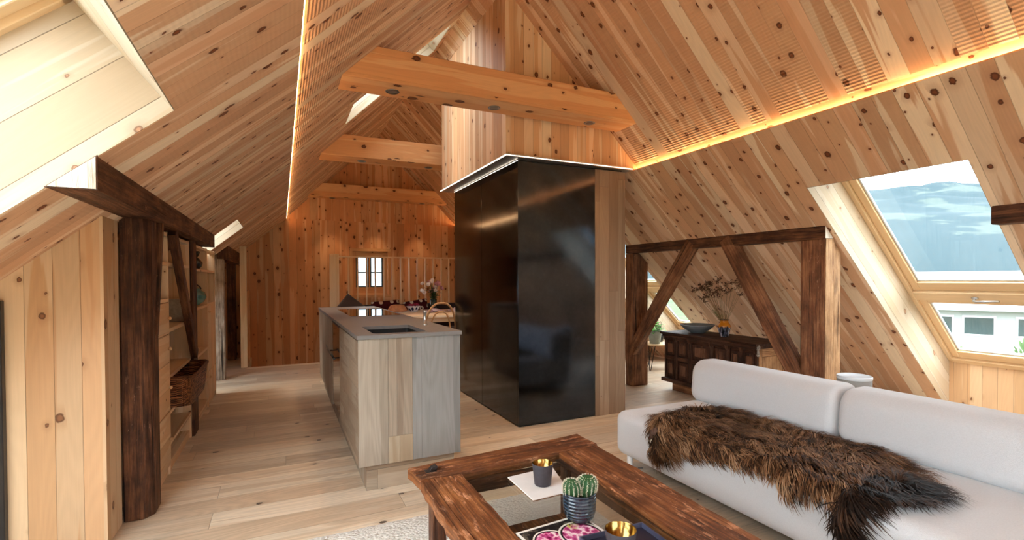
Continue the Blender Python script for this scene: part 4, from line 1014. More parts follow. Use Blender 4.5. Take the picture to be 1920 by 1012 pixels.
while cnt < 24000:
    q, y = g2.uniform(0, .88), g2.uniform(.97, 2.43)
    if not inside(q, y): continue
    cnt += 1
    ed = edge_d(q, y)
    p, n = seatp(q, max(.004, hide_h(q, y)))
    p = Vector((p.x, y, p.z))
    # lie of the hair: along the hide to the tail, with swirls, and outwards at the rim
    cl_ = math.sin(math.floor(q*26+.4*math.sin(y*40))*12.9898+math.floor(y*22+.4*math.sin(q*37))*78.233)*43758.5; cl_ -= math.floor(cl_)
    fl = Vector((-.45+.7*math.sin(y*6+q*5)+(cl_-.5)*1.3, -1+.5*math.sin(q*14+y*7)+(cl_*7%1-.5)*.9, 0))
    if ed < .07:
        e = .01; gr = Vector((-(edge_d(q+e, y)-edge_d(q-e, y)), (edge_d(q, y-e)-edge_d(q, y+e)), 0)) ; gv = Vector((-(edge_d(q+e, y)-edge_d(q-e, y)), -(edge_d(q, y+e)-edge_d(q, y-e)), 0))
        gv = Vector((-gv.x, gv.y, 0))   # q runs towards -X
        if gv.length > 0: fl = fl.normalized()*1.0 + gv.normalized()*.75
    fl += Vector((g2.uniform(-.45, .45), g2.uniform(-.45, .45), 0)); fl.normalize()
    if q > .61:   # on the rounded front: hair hangs
        tx = Vector((n.z, 0, -n.x)); fl = (tx*fl.x + Vector((0, fl.y, 0)) + Vector((0, 0, -.25))).normalized()
    L = (g2.uniform(.05, .095) if ed > .03 else g2.uniform(.025, .095))*(1.3 if (y < 1.2) else 1.)*(.8+.4*cl_)
    dark = y < 1.22 and q > .3
    w = g2.uniform(.0014, .0028)
    side = fl.cross(n).normalized()*w
    lift = g2.uniform(.2, .6)+.5*(cl_*3%1)
    pts = [p, p+fl*L*.30+n*L*.26*lift, p+fl*L*.66+n*L*.32*lift, p+fl*L*.98+n*L*.16*lift]
    i0 = len(V); r = (.55*g2.random()+.45*(cl_*5%1))*(.3 if dark else 1.)
    for k, (pp, ww) in enumerate(zip(pts, (1., .95, .7, .15))): V += [tuple(pp-side*ww), tuple(pp+side*ww)]
    for k in range(3):
        Fc.append((i0+2*k, i0+2*k+1, i0+2*k+3, i0+2*k+2)); UV.append([(r, k/3), (r, k/3), (r, (k+1)/3), (r, (k+1)/3)])
b.v, b.f, b.uv, b.sm, b.mi = V, Fc, UV, [True]*len(Fc), [0]*len(Fc)
fo = P_(b.build('fur', furmat(), ft, weld=False)); fo['kind'] = 'stuff'
# paw at the far front corner with a few pale claws
b = MB(); b.tube([(2.01, 2.235, .36), (1.992, 2.25, .335), (1.986, 2.262, .30)], [.020, .024, .017], 12); b.sphere((1.986, 2.262, .298), (.019, .022, .016)); P_(b.build('paw', plain('paw skin', srgb(88, 64, 52), .8, 0., .2, 80., .3, .3), ft))
b = MB()
for k in range(3): b.tube([(1.975, 2.248+.012*k, .300), (1.966, 2.248+.012*k, .288), (1.968, 2.248+.012*k, .276)], [.0035, .003, .0006], 6)
P_(b.build('claws', plain('horn', srgb(206, 190, 168), .4), ft))['label'] = 'pale claws'
# drum behind the sofa
dr = thing('round_drum', 'pale grey round fabric sided drum behind the sofa back by the timber post', 'drum', (3.32, 1.885, 0))
b = MB(); b.lathe([(0, 0), (.092, 0), (.095, .004), (.095, .606), (.093, .610)], 40); b.build('body', fabric('grey mesh', srgb(150, 148, 144), 900.), dr)
b = MB(); b.lathe([(.0955, .603), (.0975, .605), (.0975, .621), (.0945, .624), (.090, .620), (0, .6195)], 40); b.build('top_ring', plain('pale top', srgb(206, 212, 216), .3), dr)
# ------------------------------------------------------------------ carved chest on the right and what stands on it
cx0, cx1, cy0, cy1 = 3.93, 4.34, 3.075, 4.262
cs = thing('carved_chest', 'dark antique carved chest with framed panels below the right roof slope', 'chest', (4.13, 3.67, 0))
def cpart(name, lo, hi, mat, g=1, bev=.003, lab=None):
    o = P_(one(name, lo, hi, mat, cs, g, bev, 2))
    if lab: o['label'] = lab
    return o
cpart('body', (cx0+.022, cy0+.02, .09), (cx1, cy1-.02, .60), M['chest'], 1)
cpart('lid', (cx0-.045, cy0-.03, .628), (cx1+.02, cy1+.03, .652), M['chest'], 1, .006, 'dark lid')
cpart('cornice', (cx0-.025, cy0-.015, .598), (cx1, cy1+.015, .627), M['chest'], 1, .005)
cpart('base_moulding', (cx0-.03, cy0-.02, .095), (cx1, cy1+.025, .135), M['chest'], 1, .006)
cpart('plinth', (cx0+.03, cy0+.05, 0), (cx1-.02, cy1-.09, .094), M['timber_red'], 1)
cols = [cy1, 4.09, 3.89, 3.60, 3.40, 3.24, cy0]
for y in cols:
    cpart('stile', (cx0, max(cy0, y-.024), .136), (cx0+.024, min(cy1, y+.024), .597), M['chest'], 2, .004)
for y0, y1 in zip(cols[1:], cols[:-1]):
    cpart('rail', (cx0+.002, y0+.025, .345), (cx0+.023, y1-.025, .385), M['chest'], 1, .003)
    for z0, z1 in ((.15, .338), (.392, .56)):
        ym, zm = (y0+y1)/2, (z0+z1)/2; hw, hh = (y1-y0)/2-.034, (z1-z0)/2-.012
        pf = cpart('panel_frame', (cx0+.006, ym-hw, zm-hh), (cx0+.0215, ym+hw, zm+hh), M['chest'], 2, .005)
        b = MB(); iw, ih = hw*.62, hh*.68
        b.box((cx0-.004, ym-iw, zm-ih), (cx0+.012, ym+iw, zm+ih), 2); o = b.build('panel', M['chest_red'], pf, .006, 2)
    b = MB(); n_ = 10   # arched carved valance under the cornice
    pts = [(y0+.024, .597), (y0+.024, .562)] + [(y0+.024+(y1-y0-.048)*k/n_, .562+.022*math.sin(math.pi*k/n_)) for k in range(1, n_)] + [(y1-.024, .562), (y1-.024, .597)]
    b.prism(pts, cx0-.008, cx0+.02, 0, 1); P_(b.build('valance', M['chest'], cs, .003, 2))
for y in cols:
    b = MB(); b.prism([(cx0-.022, .597), (cx0-.002, .55), (cx0+.01, .55), (cx0+.01, .597)][::-1] if False else [(.597, cx0-.022), (.597, cx0+.0), (.55, cx0+.0), (.565, cx0-.012)], max(cy0, y-.02), min(cy1, y+.02), 1, 2)
    P_(b.build('bracket', M['chest'], cs, .003, 2))
# near end: light falling on it put in as a paler timber
cpart('end_panel', (cx0+.03, cy0+.003, .14), (cx1-.03, cy0+.019, .52), M['timber_light'], 2, .002, 'near end panel, paler for the light falling on it')
for lo, hi, gg in (((cx0+.026, cy0-.004, .10), (cx0+.07, cy0+.002, .597), 2), ((cx1-.05, cy0-.004, .10), (cx1, cy0+.002, .597), 2), ((cx0+.071, cy0-.004, .525), (cx1-.051, cy0+.002, .597), 0)):
    cpart('end_frame', lo, hi, M['timber_light'], gg, .003)
b = MB()
for k in range(7):
    a = 2*math.pi*k/7; b.sphere((cx0-.008, cy0-.02+.016*math.cos(a), .615+.018*math.sin(a)), (.008, .010, .010), 10, 6)
b.sphere((cx0-.012, cy0-.02, .615), (.010, .011, .011), 10, 6); b.tube([(cx0-.006, cy0-.02, .60), (cx0-.004, cy0-.02, .555)], [.008, .013], 10); b.sphere((cx0-.004, cy0-.02, .545), .015, 12, 8)
P_(b.build('corner_ornament', plain('pewter', srgb(170, 164, 154), .35, .9), cs))['label'] = 'pale metal flower ornament on the corner'
# bowl
M['bowl'] = plain('blue grey stoneware', srgb(118, 124, 126), .4, 0., .4, 30., .12)
lathe_thing('stone_bowl', 'wide shallow blue grey bowl on the carved chest', 'bowl', [(0, 0), (.06, 0), (.07, .006), (.13, .04), (.175, .082), (.182, .094), (.176, .095), (.165, .082), (.12, .048), (.05, .016), (0, .012)], (4.12, 3.965, .6525), M['bowl'], 40)
# vase with dried flowers
va = thing('flower_vase', 'orange and black drip glazed vase with dried flowers on the carved chest', 'vase', (4.11, 3.595, .6525))
def drip():
    s = NT('drip glaze'); tcn = s.n('ShaderNodeTexCoord').outputs['Object']; xyz = s.n('ShaderNodeSeparateXYZ', {0: tcn})
    st_ = s.noise(s.n('ShaderNodeMapping', {'Vector': tcn, 'Scale': (1., 1., .18)}), 60., 3., .6)
    zz = s.ma('ADD', xyz.outputs[2], s.ma('MULTIPLY', s.ma('SUBTRACT', st_, .5), .06))
    low = s.ramp(st_, [(.38, srgb(20, 20, 24)), (.52, srgb(96, 96, 110)), (.66, srgb(206, 206, 214))])
    col = s.mix(s.step(zz, .096, .104), low, srgb(206, 128, 26)); col = s.mix(s.step(xyz.outputs[2], .162, .170), col, srgb(86, 44, 16))
    s.bsdf(col, .15, 0., .6); return s.m
b = MB(); b.lathe([(0, 0), (.038, 0), (.042, .006), (.056, .06), (.063, .105), (.058, .125), (.044, .142), (.038, .152), (.040, .166), (.045, .176), (.040, .177), (.034, .160), (.034, .15), (.05, .11), (0, .1)], 36); b.build('vessel', drip(), va)
g3 = random.Random(21)
stems, heads, greens = MB(), MB(), MB()
def sprig(b, p, d, L, r, bend=.3, n=5):
    pts = [Vector(p)]; d = Vector(d).normalized()
    for k in range(n):
        d = (d+Vector((g3.uniform(-.06, .06), g3.uniform(-.06, .06), g3.uniform(-.04, .02)))*bend*3).normalized(); pts.append(pts[-1]+d*L/n)
    b.tube(pts, [r*(1-.6*k/n) for k in range(n+1)], 5); return pts[-1], d
for k in range(34):
    a = g3.uniform(0, 2*math.pi); sp_ = g3.uniform(.05, .62); d = Vector((-.18+math.cos(a)*sp_*.3, g3.uniform(-.55, .75), 1))
    if k < 9: d = Vector((g3.uniform(-.35, -.05), g3.uniform(.25, .65), 1))
    e, dd = sprig(stems, (math.cos(a)*.015, math.sin(a)*.015, .12), d, g3.uniform(.26, .47), .0019)
    for q in range(g3.randint(9, 15)):   # umbel
        dv = (dd*.7+Vector((g3.uniform(-1, .5), g3.uniform(-1, 1), g3.uniform(-.3, .6)))).normalized(); L = g3.uniform(.02, .065)
        e2 = e+dv*L; stems.tube([e, e2], [.0008, .0006], 4, caps=False)
        for s_ in range(3):
            c = e2+Vector((g3.uniform(-.008, .008), g3.uniform(-.008, .008), g3.uniform(-.006, .006))); heads.sphere(c, g3.uniform(.0024, .0052), 6, 4)
for k in range(16):
    a = g3.uniform(.2, 2.8); d = Vector((math.cos(a)*.4, abs(math.sin(a))*.55+.1, .75)); p = Vector((0, .01, .13))
    e, dd = sprig(greens, p, d, g3.uniform(.10, .20), .0012)
    for q in range(9):
        c = p+(e-p)*g3.uniform(.3, 1); dv = Vector((g3.uniform(-1, 1), g3.uniform(-1, 1), g3.uniform(-.2, 1))).normalized(); sd = dv.orthogonal().normalized()*.0022
        greens.face([c-sd, c+sd, c+dv*g3.uniform(.02, .04)], None)
stems.build('stems', plain('dry stems', srgb(136, 110, 70), .8), va); heads.build('dried_blossoms', plain('dry blossoms', srgb(98, 66, 52), .9, 0., .2, 60., .4), va)['kind'] = 'stuff'; greens.build('green_sprigs', plain('sage green', srgb(116, 122, 70), .8), va, weld=False)

# ------------------------------------------------------------------ small table with plants beyond the right timber frame
stb = thing('side_table', 'small round side table with hairpin legs beyond the right timber posts', 'side table', (4.66, 5.22, 0))
b = MB(); b.lathe([(0, .345), (.20, .345), (.205, .35), (.205, .362), (.20, .367), (0, .367)], 36); b.build('table_top', M['winwood'], stb)
for k in range(3):
    a = math.radians(205+120*k); c, s_ = math.cos(a), math.sin(a); R1, R2 = .13, .19
    t_ = Vector((-s_, c, 0)); p0, p1 = Vector((c*R1, s_*R1, .346))-t_*.045, Vector((c*R1, s_*R1, .346))+t_*.045; q = Vector((c*R2, s_*R2, .006))
    b = MB(); b.tube([p0, q-t_*.010+Vector((0, 0, .012)), q, q+t_*.010+Vector((0, 0, .012)), p1], .005, 8); b.build('leg', M['black'], stb)
def leaf(b, p, d, L, w, curl=.3):
    d = Vector(d).normalized(); up = Vector((0, 0, 1)); sd = d.cross(up)
    sd = sd.normalized() if sd.length > .01 else Vector((1, 0, 0)); nrm = sd.cross(d)
    rows = []
    for k in range(5):
        t = k/4; c = Vector(p)+d*L*t-up*curl*L*t*t; ww = w*math.sin(math.pi*min(.97, .08+t*.92))
        rows.append([c-sd*ww+nrm*ww*.25, c, c+sd*ww+nrm*ww*.25])
    b.grid(rows)
pl = thing('potted_plant', 'bright green leafy plant in a pale grey green pot on the side table', 'potted plant', (4.585, 5.16, .3672))
M['potgrey'] = plain('grey green glaze', srgb(140, 150, 146), .4, 0., .4, 14., .15)
b = MB(); b.lathe([(0, 0), (.062, 0), (.068, .006), (.092, .17), (.095, .175), (.086, .175), (.082, .15), (0, .15)], 32); b.build('pot', M['potgrey'], pl)
b = MB(); g4 = random.Random(8)
for k in range(60):
    a = g4.uniform(0, 6.28); el = g4.uniform(.15, 1.3); d = (math.cos(a)*math.cos(el), math.sin(a)*math.cos(el), math.sin(el)); L = g4.uniform(.05, .15)
    p = Vector((0, 0, .14)); tip = p+Vector(d)*L; b.tube([p, tip], [.002, .0012], 4, caps=False); leaf(b, tip, (d[0], d[1], d[2]*.3), g4.uniform(.045, .07), g4.uniform(.018, .028))
b.build('foliage', plain('fresh leaf', srgb(86, 148, 62), .45, 0., .4, 30., .25), pl)
pl = thing('potted_plant', 'sparse twiggy dark green plant in a dark pot on the side table', 'potted plant', (4.785, 5.30, .3672))
b = MB(); b.lathe([(0, 0), (.052, 0), (.056, .005), (.07, .11), (.066, .112), (.06, .1), (0, .1)], 28); b.build('pot', M['darkvase'], pl)
b = MB()
for k in range(24):
    a = g4.uniform(0, 6.28); d = Vector((-.22+math.cos(a)*.3, math.sin(a)*.42, 1)); L = g4.uniform(.14, .26); p = Vector((0, 0, .09)); e = p+d.normalized()*L
    b.tube([p, p+(e-p)*.5+Vector((0, 0, .01)), e], [.0022, .0018, .001], 5)
    for q in range(9):
        c = p+(e-p)*g4.uniform(.35, 1); aa = g4.uniform(0, 6.28); leaf(b, c, (math.cos(aa), math.sin(aa), .7), g4.uniform(.02, .035), .005)
b.build('foliage', plain('dark leaf', srgb(52, 74, 48), .5, 0., .3, 30., .25), pl)

# ------------------------------------------------------------------ dining corner: balustrade, bench, table, chair
bl = thing('balustrade', 'pine stair balustrade with a thick post and thin upright bars at the far gable', 'balustrade', (1.8, 7.95, 0))
P_(one('newel_post', (.665, 7.88, 0), (.80, 7.96, 1.645), M['winwood'], bl, 2, .003, 1))
P_(one('handrail', (.80, 7.90, 1.595), (3.55, 7.93, 1.618), M['winwood'], bl, 0))
P_(one('bottom_rail', (.80, 7.90, .02), (3.55, 7.93, .06), M['winwood'], bl, 0))
for k in range(20):
    x = .93+.135*k
    P_(one('bar', (x, 7.905, .06), (x+.022, 7.925, 1.595), M['winwood'], bl, 2))
pp = thing('stair_post', 'slim upright pine post with a low parapet by the stair at the far left', 'post', (-.49, 7.98, 0))
P_(one('post', (-.535, 7.93, .0), (-.452, 8.0, 1.732), M['winwood'], pp, 2, .003, 1))
P_(one('parapet', (-.515, 8.002, .0), (-.462, 8.93, 1.09), M['wallpine'], pp, 2, .003, 1))
bn = thing('bench', 'dark upholstered corner bench in front of the balustrade', 'bench', (1.8, 7.66, 0))
M['brownfab'] = fabric('brown fabric', srgb(74, 58, 52)); M['darkfab'] = fabric('dark fabric', srgb(52, 40, 40))
P_(one('seat', (.82, 7.42, .36), (3.0, 7.80, .48), M['brownfab'], bn, 0, .03, 3))
P_(one('base', (.86, 7.46, 0), (2.96, 7.80, .358), M['wallpine'], bn, 2))
P_(one('backrest', (.82, 7.805, .30), (3.0, 7.875, .86), M['darkfab'], bn, 0, .02, 3))
def cushion(name, label, w, h, t, loc, rot, mat, pinch=.0):
    b = MB(); n = 14; top, bot = [], []
    for i in range(n+1):
        rt_, rb_ = [], []
        for j in range(n+1):
            u, v = i/n*2-1, j/n*2-1; e = (1-u**4)*(1-v**4); th = t/2*max(0, e)**.6
            k = 1-.08*(u*u+v*v)*(1 if abs(u) < .99 and abs(v) < .99 else 1)+.10*(u*v)**2
            rt_.append((u*w/2*k, -th, v*h/2*k)); rb_.append((u*w/2*k, th, v*h/2*k))
        top.append(rt_); bot.append(rb_[::-1])
    uvf = lambda i, j: (i/n, j/n)
    b.grid(top, uvf); b.grid(bot, uvf); o = b.build(name, mat); o.location = loc; o.rotation_euler = rot; return tag(o, label, 'cushion')
cushion('cushion', 'large plain dark brown cushion leaning at the left end of the bench', .40, .40, .14, (.92, 7.60, .79), (.22, math.radians(38), 0), M['brownfab'])
def pat():
    s = NT('patterned fabric'); uv = s.n('ShaderNodeSeparateXYZ', {0: s.n('ShaderNodeTexCoord').outputs['UV']}); v2 = s.xyz(uv.outputs[0], uv.outputs[1], 0.)
    vo = s.n('ShaderNodeTexVoronoi', {'Vector': v2, 'Scale': 3.2, 'Randomness': .3}); d = vo.outputs[0]
    col = s.mix(s.step(d, .26, .30), srgb(196, 180, 160), srgb(66, 18, 22)); col = s.mix(s.ma('SUBTRACT', 1., s.step(d, .12, .15)), col, srgb(40, 30, 32))
    s.bsdf(col, .9, 0., .1); return s.m
M['pattern'] = pat()
cushion('cushion', 'dark red cushion with pale round motifs lying on the bench', .46, .44, .14, (1.45, 7.62, .725), (.18, math.radians(-4), 0), M['pattern'])
cushion('cushion', 'dark red patterned cushion with pale motifs at the right of the bench pair', .42, .42, .13, (1.93, 7.64, .735), (.18, math.radians(-9), .05), M['pattern'])
DT = .785
dt = thing('dining_table', 'pale wooden dining table between the bench and the kitchen island', 'dining table', (2.1, 6.75, 0))
M['paletop'] = planks('pale table wood', srgb(214, 186, 152), srgb(228, 206, 176), None, w=.16, knot=.1, kr=.006, sapamt=.5, var=.05, seam=.2, rough=.35)
P_(one('table_top', (1.30, 6.12, DT-.032), (2.86, 7.36, DT), M['paletop'], dt, 0, .004, 2))
for x in (1.38, 2.72):
    for y in (6.2, 7.22): P_(one('leg', (x, y, 0), (x+.06, y+.06, DT-.033), M['paletop'], dt, 2))
P_(one('apron', (1.42, 6.24, DT-.10), (2.74, 6.26, DT-.033), M['paletop'], dt, 0)); P_(one('apron', (1.42, 7.22, DT-.10), (2.74, 7.24, DT-.033), M['paletop'], dt, 0))
# cake, bowl, plate, cloth, flowers
ck = MB(); n = 60; rows = []
for r, z in [(.125, 0), (.135, .008), (.128, .03), (.112, .065), (.085, .092), (.06, .098), (.036, .085), (.03, .05), (.03, 0)]:
    rows.append([((r*(1+.055*math.cos(12*2*math.pi*k/n+z*30)) if r > .05 else r)*math.cos(2*math.pi*k/n), (r*(1+.055*math.cos(12*2*math.pi*k/n+z*30)) if r > .05 else r)*math.sin(2*math.pi*k/n), z) for k in range(n)])
ck.grid(rows, None, True, close_v=True); o = ck.build('ring_cake', plain('baked crust', srgb(190, 128, 84), .7, 0., .3, 30., .25, .2)); o.location = (1.50, 7.02, DT+.008); tag(o, 'golden fluted ring cake on the pale dining table', 'cake')
lathe_thing('cake_plate', 'flat pale plate under the golden ring cake', 'plate', [(0, 0), (.11, 0), (.15, .005), (.15, .0075), (.11, .0075), (0, .007)], (1.50, 7.02, DT), M['white'])
def bluewhite():
    s = NT('blue and white glaze'); uv = s.n('ShaderNodeSeparateXYZ', {0: s.n('ShaderNodeTexCoord').outputs['UV']})
    vo = s.n('ShaderNodeTexVoronoi', {'Vector': s.xyz(s.ma('MULTIPLY', uv.outputs[0], 14.), s.ma('MULTIPLY', uv.outputs[1], 11.), 0.), 'Scale': 1., 'Randomness': .25})
    s.bsdf(s.mix(s.step(vo.outputs[0], .30, .36), srgb(36, 44, 78), srgb(216, 216, 220)), .2); return s.m
fb = thing('flower_bowl', 'blue and white bowl filled with red blossoms on the dining table', 'bowl', (1.725, 6.98, DT))
b = MB(); b.lathe([(0, 0), (.05, 0), (.055, .012), (.08, .04), (.10, .075), (.102, .082), (.096, .08), (.07, .04), (0, .02)], 36); b.build('bowl', bluewhite(), fb)
b = MB(); g5 = random.Random(4)
def blossom(b, c, r, n=8, tilt=None):
    c = Vector(c); ax = Vector((g5.uniform(-.6, .6), g5.uniform(-.9, .2), 1)).normalized() if tilt is None else Vector(tilt).normalized(); u = ax.orthogonal().normalized(); v = ax.cross(u)
    for ring, (nn, rr, hh) in enumerate(((n, 1., .25), (n-2, .62, .5))):
        for k in range(nn):
            a = 2*math.pi*(k+.5*ring)/nn; d = u*math.cos(a)+v*math.sin(a); sdv = ax.cross(d)
            rows = []
            for t in range(4):
                s_ = t/3; cc = c+d*r*rr*s_+ax*r*hh*s_*s_; w_ = r*.42*math.sin(math.pi*(.15+.75*s_)); rows.append([cc-sdv*w_, cc+ax*-.02*r, cc+sdv*w_])
            b.grid(rows)
for k in range(14): blossom(b, (g5.uniform(-.06, .06), g5.uniform(-.06, .06), .085+g5.uniform(0, .02)), g5.uniform(.018, .028))
b.build('blossoms', plain('red petals', srgb(150, 28, 60), .6, 0., .3, 20., .3), fb)
def floral():
    s = NT('pink floral cloth'); tcn = s.n('ShaderNodeTexCoord').outputs['Object']; vo = s.n('ShaderNodeTexVoronoi', {'Vector': tcn, 'Scale': 26.})
    nn = s.noise(tcn, 18., 4.)
    s.bsdf(s.mix(s.step(s.ma('ADD', vo.outputs[0], s.ma('MULTIPLY', nn, .3)), .45, .6), srgb(150, 84, 120), srgb(224, 206, 206)), .9, 0., .1); return s.m
M['floral'] = floral()
cl = MB(); P = []
for i in range(15):
    row = []
    for j in range(15):
        u, v = i/14, j/14; row.append((-.15+.30*u, -.11+.22*v, .004+.05*math.exp(-((u-.5)**2+(v-.5)**2)*7)+.010*math.sin(u*11)*math.cos(v*9)*(u*(1-u)*v*(1-v)*16)))
    P.append(row)
cl.grid(P); o = cl.build('napkin', M['floral']); o.location = (1.975, 6.78, DT); tag(o, 'crumpled pink floral cloth beside the blue and white bowl', 'cloth')
o2 = o.copy(); COL.objects.link(o2); o2.location = (2.31, 6.84, DT); o2.rotation_euler.z = .5; tag(o2, 'crumpled pink floral cloth behind the bentwood chair, right of the vase', 'cloth')
fv = thing('flower_vase', 'dark glass vase with pink and white garden flowers on the dining table', 'vase', (2.055, 7.10, DT))
b = MB(); b.lathe([(0, 0), (.045, 0), (.048, .005), (.05, .17), (.047, .17), (.044, .01), (0, .008)], 28); b.build('vessel', plain('dark green glass', (.02, .035, .028), .1, 0., .6), fv)
st_, lf, wh, pk = MB(), MB(), MB(), MB()
for k in range(34):
    a = g5.uniform(0, 6.28); d = Vector((math.cos(a)*g5.uniform(.1, .75), math.sin(a)*g5.uniform(.1, .6), 1)).normalized(); L = g5.uniform(.14, .34); p = Vector((0, 0, .15)); e = p+d*L
    st_.tube([p, p+(e-p)*.5, e], [.002, .0018, .0014], 4, caps=False)
    if k < 8: blossom(wh, e, g5.uniform(.028, .038), 8, (d.x, d.y-.9, .5))
    elif k < 15: blossom(pk, e, g5.uniform(.03, .045), 9, (d.x, d.y-.9, .6))
    for q in range(6):
        aa = g5.uniform(0, 6.28); leaf(lf, p+(e-p)*g5.uniform(.1, .6), (math.cos(aa), math.sin(aa), .3), g5.uniform(.04, .075), .014)
for c in ((-.19, -.05, .30), (-.15, -.03, .27)): blossom(wh, c, .035, 8, (0, -1, .5)); st_.tube([(0, 0, .15), (c[0]*.6, c[1]*.6, .25), c], [.002, .0016, .0014], 4, caps=False)
st_.build('stems', plain('green stems', srgb(62, 88, 44), .7), fv); lf.build('foliage', plain('mixed leaf', srgb(60, 92, 48), .6, 0., .3, 26., .35), fv)
wh.build('white_blossoms', plain('white petals', srgb(236, 222, 210), .6), fv); pk.build('pink_blossoms', plain('pink petals', srgb(206, 150, 156), .6, 0., .3, 14., .2), fv)
# bentwood chair, back to the island
bc = thing('bentwood_chair', 'honey coloured bentwood chair with a looped back at the dining table', 'chair', (1.735, 5.95, 0))
M['bent'] = plain('bent beech', srgb(196, 150, 100), .35, 0., .5, 20., .12)
def hoop(w, zt, n=28, y0=-.20, z0=.44, lean=-.09, p_=2.6):
    pts = []
    for k in range(n+1):
        a = math.pi*k/n; c, s_ = math.cos(a), math.sin(a); x = w*math.copysign(abs(c)**(2/p_), c); z = z0+(zt-z0)*abs(s_)**(2/p_); pts.append((x, y0+lean*(z-z0)/.5, z))
    return pts
b = MB(); b.tube(hoop(.205, .965), .013, 10); b.build('back_hoop', M['bent'], bc)
b = MB(); b.tube(hoop(.135, .86), .0095, 10); b.build('inner_hoop', M['bent'], bc)
b = MB(); rows = []
b.lathe([(0, .452), (.17, .452), (.19, .446), (.205, .452), (.205, .474), (.19, .48), (0, .478)], 40); b.build('seat', M['bent'], bc)
b = MB(); b.lathe([(0, .48), (.17, .48), (.19, .495), (.17, .515), (0, .525)], 32); b.build('seat_cushion', M['floral'], bc)
for sx in (-1, 1):
    b = MB(); b.tube([(sx*.20, -.20, .44), (sx*.205, -.215, .22), (sx*.215, -.25, .0)], [.013, .013, .011], 10); b.build('leg', M['bent'], bc)
    b = MB(); b.tube([(sx*.15, .13, .45), (sx*.17, .155, .22), (sx*.18, .175, .0)], [.015, .013, .011], 10); b.build('leg', M['bent'], bc)
b = MB(); b.tube([(.155*math.cos(t), .155*math.sin(t), .25) for t in [2*math.pi*k/32 for k in range(32)]], .008, 8, closed=True); b.build('foot_ring', M['bent'], bc)
# ------------------------------------------------------------------ outside: valley, neighbour houses, mountains
def fbm(x, y, seed=0, oct_=5):
    from mathutils import noise as mn
    v, a, f_ = 0, 1, 1
    for o in range(oct_): v += a*mn.noise(Vector((x*f_+seed, y*f_-seed, seed*.7))); a *= .5; f_ *= 2.1
    return v
def hillmat(name, forest, meadow, sc, thr):
    s = NT(name); tcn = s.n('ShaderNodeTexCoord').outputs['Object']
    a = s.noise(tcn, sc, 5., .62); bb = s.noise(tcn, sc*14, 3., .7)
    col = s.mix(s.step(a, thr, thr+.05), forest, meadow); col = s.mix(s.ma('MULTIPLY', bb, .5), col, tuple(c*.6 for c in forest))
    s.bsdf(col, .95, 0., .1); return s.m
def hills(name, label, r0, r1, zt, seed, mat, az0=-95, az1=75):
    b = MB(); na, nr = 150, 34; P = []
    for i in range(na+1):
        az = math.radians(az0+(az1-az0)*i/na); row = []
        for j in range(nr+1):
            t = j/nr; r = r0+(r1-r0)*t; x, y = r*math.cos(az), r*math.sin(az)
            k = fbm(x/900, y/900, seed, 5); z = -14 + (zt*(1+.16*fbm(az*2.2, seed, 3, 4))+60*k*t)*(t**.8)*(1 if t < .999 else .98) + 26*t*fbm(x/160, y/160, seed, 4)
            row.append((x, y, z))
        P.append(row)
    b.grid(P); return tag(b.build(name, mat), label, 'mountain')
hills('mountain', 'wooded mountain, haze blue put into its colours, with pale meadows beyond the valley', 950, 2350, 372, 4.2, hillmat('haze tinted forest', (.030, .050, .057), (.064, .084, .077), .0048, .54))  # bluish base colours carry the haze of distance
b = MB(); b.face([(-3000, -3000, -14.5), (3000, -3000, -14.5), (3000, 3000, -14.5), (-3000, 3000, -14.5)]); g_ = b.build('ground', hillmat('valley floor', (.05, .085, .045), (.09, .12, .06), .02, .5)); g_['kind'] = 'structure'
b = MB(); b.prism([(-60, -60), (90, -60), (90, 80), (-60, 80)], -14.4, -4.0, 2, 1); o = b.build('ground', hillmat('lawn', (.06, .095, .045), (.09, .125, .06), .25, .5)); o['kind'] = 'structure'
M['render'] = plain('white render', (.34,.34,.33), .9); M['roofwhite'] = plain('pale metal roof', (.30, .31, .32), .5); M['dkwin'] = plain('dark window glass', (.03, .05, .055), .1, 0., .6)
dirv = Vector((1.2, .53, 0)).normalized(); side = Vector((-dirv.y, dirv.x, 0))
def house(label, dist, off, w, d, zg, ze, zr, wins, ang=0., roofm=None):
    c = dirv*dist + side*off
    t = thing('neighbour_house', label, 'house', (c.x, c.y, zg), math.atan2(side.y, side.x)+ang)
    h = ze-zg
    b = MB(); b.box((-w/2, -d, 0), (w/2, 0, h), 2); b.build('walls', M['render'], t)      # local -y is away from the viewer
    b = MB(); R = zr-zg
    b.prism([(h-.05, -w/2-.6), (h-.05, w/2+.6), (h+.12, w/2+.6), (h+.12, -w/2-.6)], .0, .9, 1, 0)
    b.face([(-w/2-.6, .9, h+.12), (w/2+.6, .9, h+.12), (w/2+.6, -d/2, R), (-w/2-.6, -d/2, R)], [(0, 0), (1, 0), (1, 1), (0, 1)]); b.face([(-w/2-.6, -d/2, R), (w/2+.6, -d/2, R), (w/2+.6, -d-.6, h), (-w/2-.6, -d-.6, h)])
    b.build('roof', roofm or M['roofwhite'], t)
    for (x0, x1, z0, z1) in wins:
        f_ = one('window', (x0-.12, .0, z0-.12), (x1+.12, .06, z1+.12), M['white'], t); one('pane', (x0, .061, z0), (x1, .08, z1), M['dkwin'], f_)
    return t
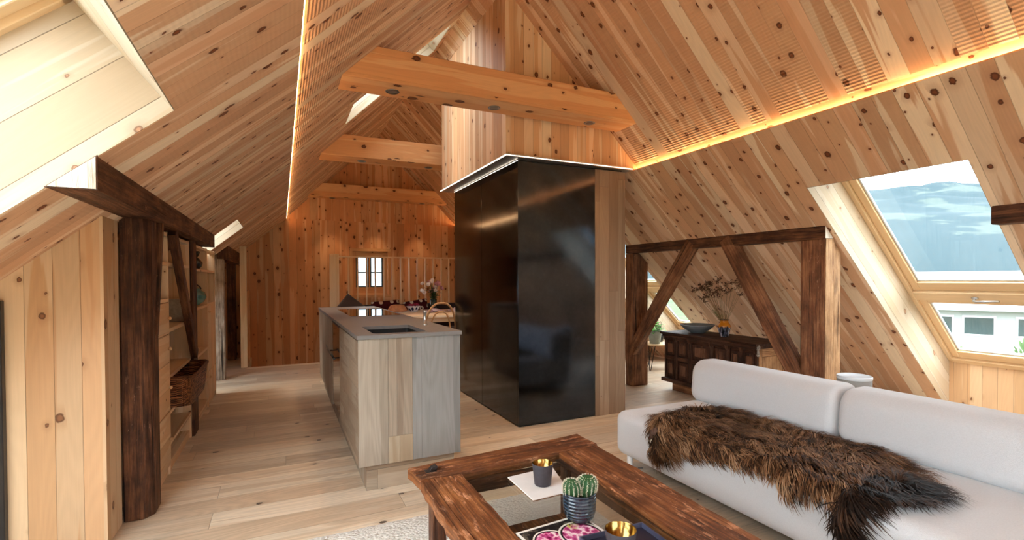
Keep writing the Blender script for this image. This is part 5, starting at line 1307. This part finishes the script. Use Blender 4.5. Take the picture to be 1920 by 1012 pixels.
# local x axis runs along `side` turned so that +y faces this house
house('long white house with wide dark windows seen through the lower window pane', 46, -3.0, 26, 9, -4.0, -.95, .30, [(6.6, 8, 1.37, 2.5), (4.2, 5.6, 1.37, 2.5), (2.05, 3.1, 1.37, 2.5), (-.05, 1.4, 1.37, 2.5), (-2.7, -1.2, 1.37, 2.5), (-6, -4, 1.37, 2.5)])
house('low white flat roofed house farther down the valley', 85, 2, 60, 16, -4.0, .3, 2.1, [])
M['shrub'] = plain('shrub leaf', (.11, .20, .075), .8, 0., .2, 3., .3)
def shrub(label, dist, off, zg, r, h, n=420, seed=1):
    g6 = random.Random(seed); c = dirv*dist+side*off; t = thing('shrub', label, 'shrub', (c.x, c.y, zg)); b = MB()
    for k in range(n):
        a = g6.uniform(0, 6.28); u = g6.uniform(-1, 1); q = math.sqrt(1-u*u)*g6.uniform(.5, 1); p = Vector((r*q*math.cos(a), r*q*math.sin(a), h*(.55+.45*u))); d = (p-Vector((0, 0, h*.4))).normalized()
        sdv = d.orthogonal().normalized()*.07; b.face([p-sdv, p+sdv*.2-d*.1, p+sdv, p+d*.18], None)
    b.build('foliage', M['shrub'], t, weld=False); s_ = MB(); s_.tube([(0, 0, 0), (0, 0, h*.7)], [.09, .03], 8); s_.build('trunk', M['timber'], t)
shrub('loose green shrub in front of the white house, left one', 33, -.95, -4.0, .55, 1.7, seed=2)
shrub('taller green shrub in front of the white house, right one', 32, -3.4, -4.0, .7, 2.5, seed=3)

# house beyond the far gable, seen through the stair window
t = thing('neighbour_house', 'pale house with a light roof seen through the small stair window', 'house', (3.0, 24, -5))
b = MB(); b.box((-7, 0, 0), (7, 8, 6.1), 2); b.build('walls', plain('grey render', (.13, .15, .165), .9), t)
b = MB(); b.prism([(6.05, -.8), (6.05, 8.8), (9.4, 4.)][::-1], -7.8, 7.8, 0, 0) if False else b.face([(-7.8, -.8, 5.9), (7.8, -.8, 5.9), (7.8, 4, 9.4), (-7.8, 4, 9.4)]); b.face([(-7.8, 8.8, 5.9), (-7.8, 4, 9.4), (7.8, 4, 9.4), (7.8, 8.8, 5.9)]); b.face([(-7.8, -.8, 5.7), (7.8, -.8, 5.7), (7.8, -.8, 5.9), (-7.8, -.8, 5.9)]); b.build('roof', plain('grey slate roof', (.16, .185, .21), .7), t)
for x0 in (-4.2, -1., 2.2):
    f_ = one('window', (x0-.1, -.06, 3.4), (x0+1.3, 0, 5.0), M['white'], t); one('pane', (x0, -.08, 3.5), (x0+1.2, -.061, 4.9), M['dkwin'], f_)
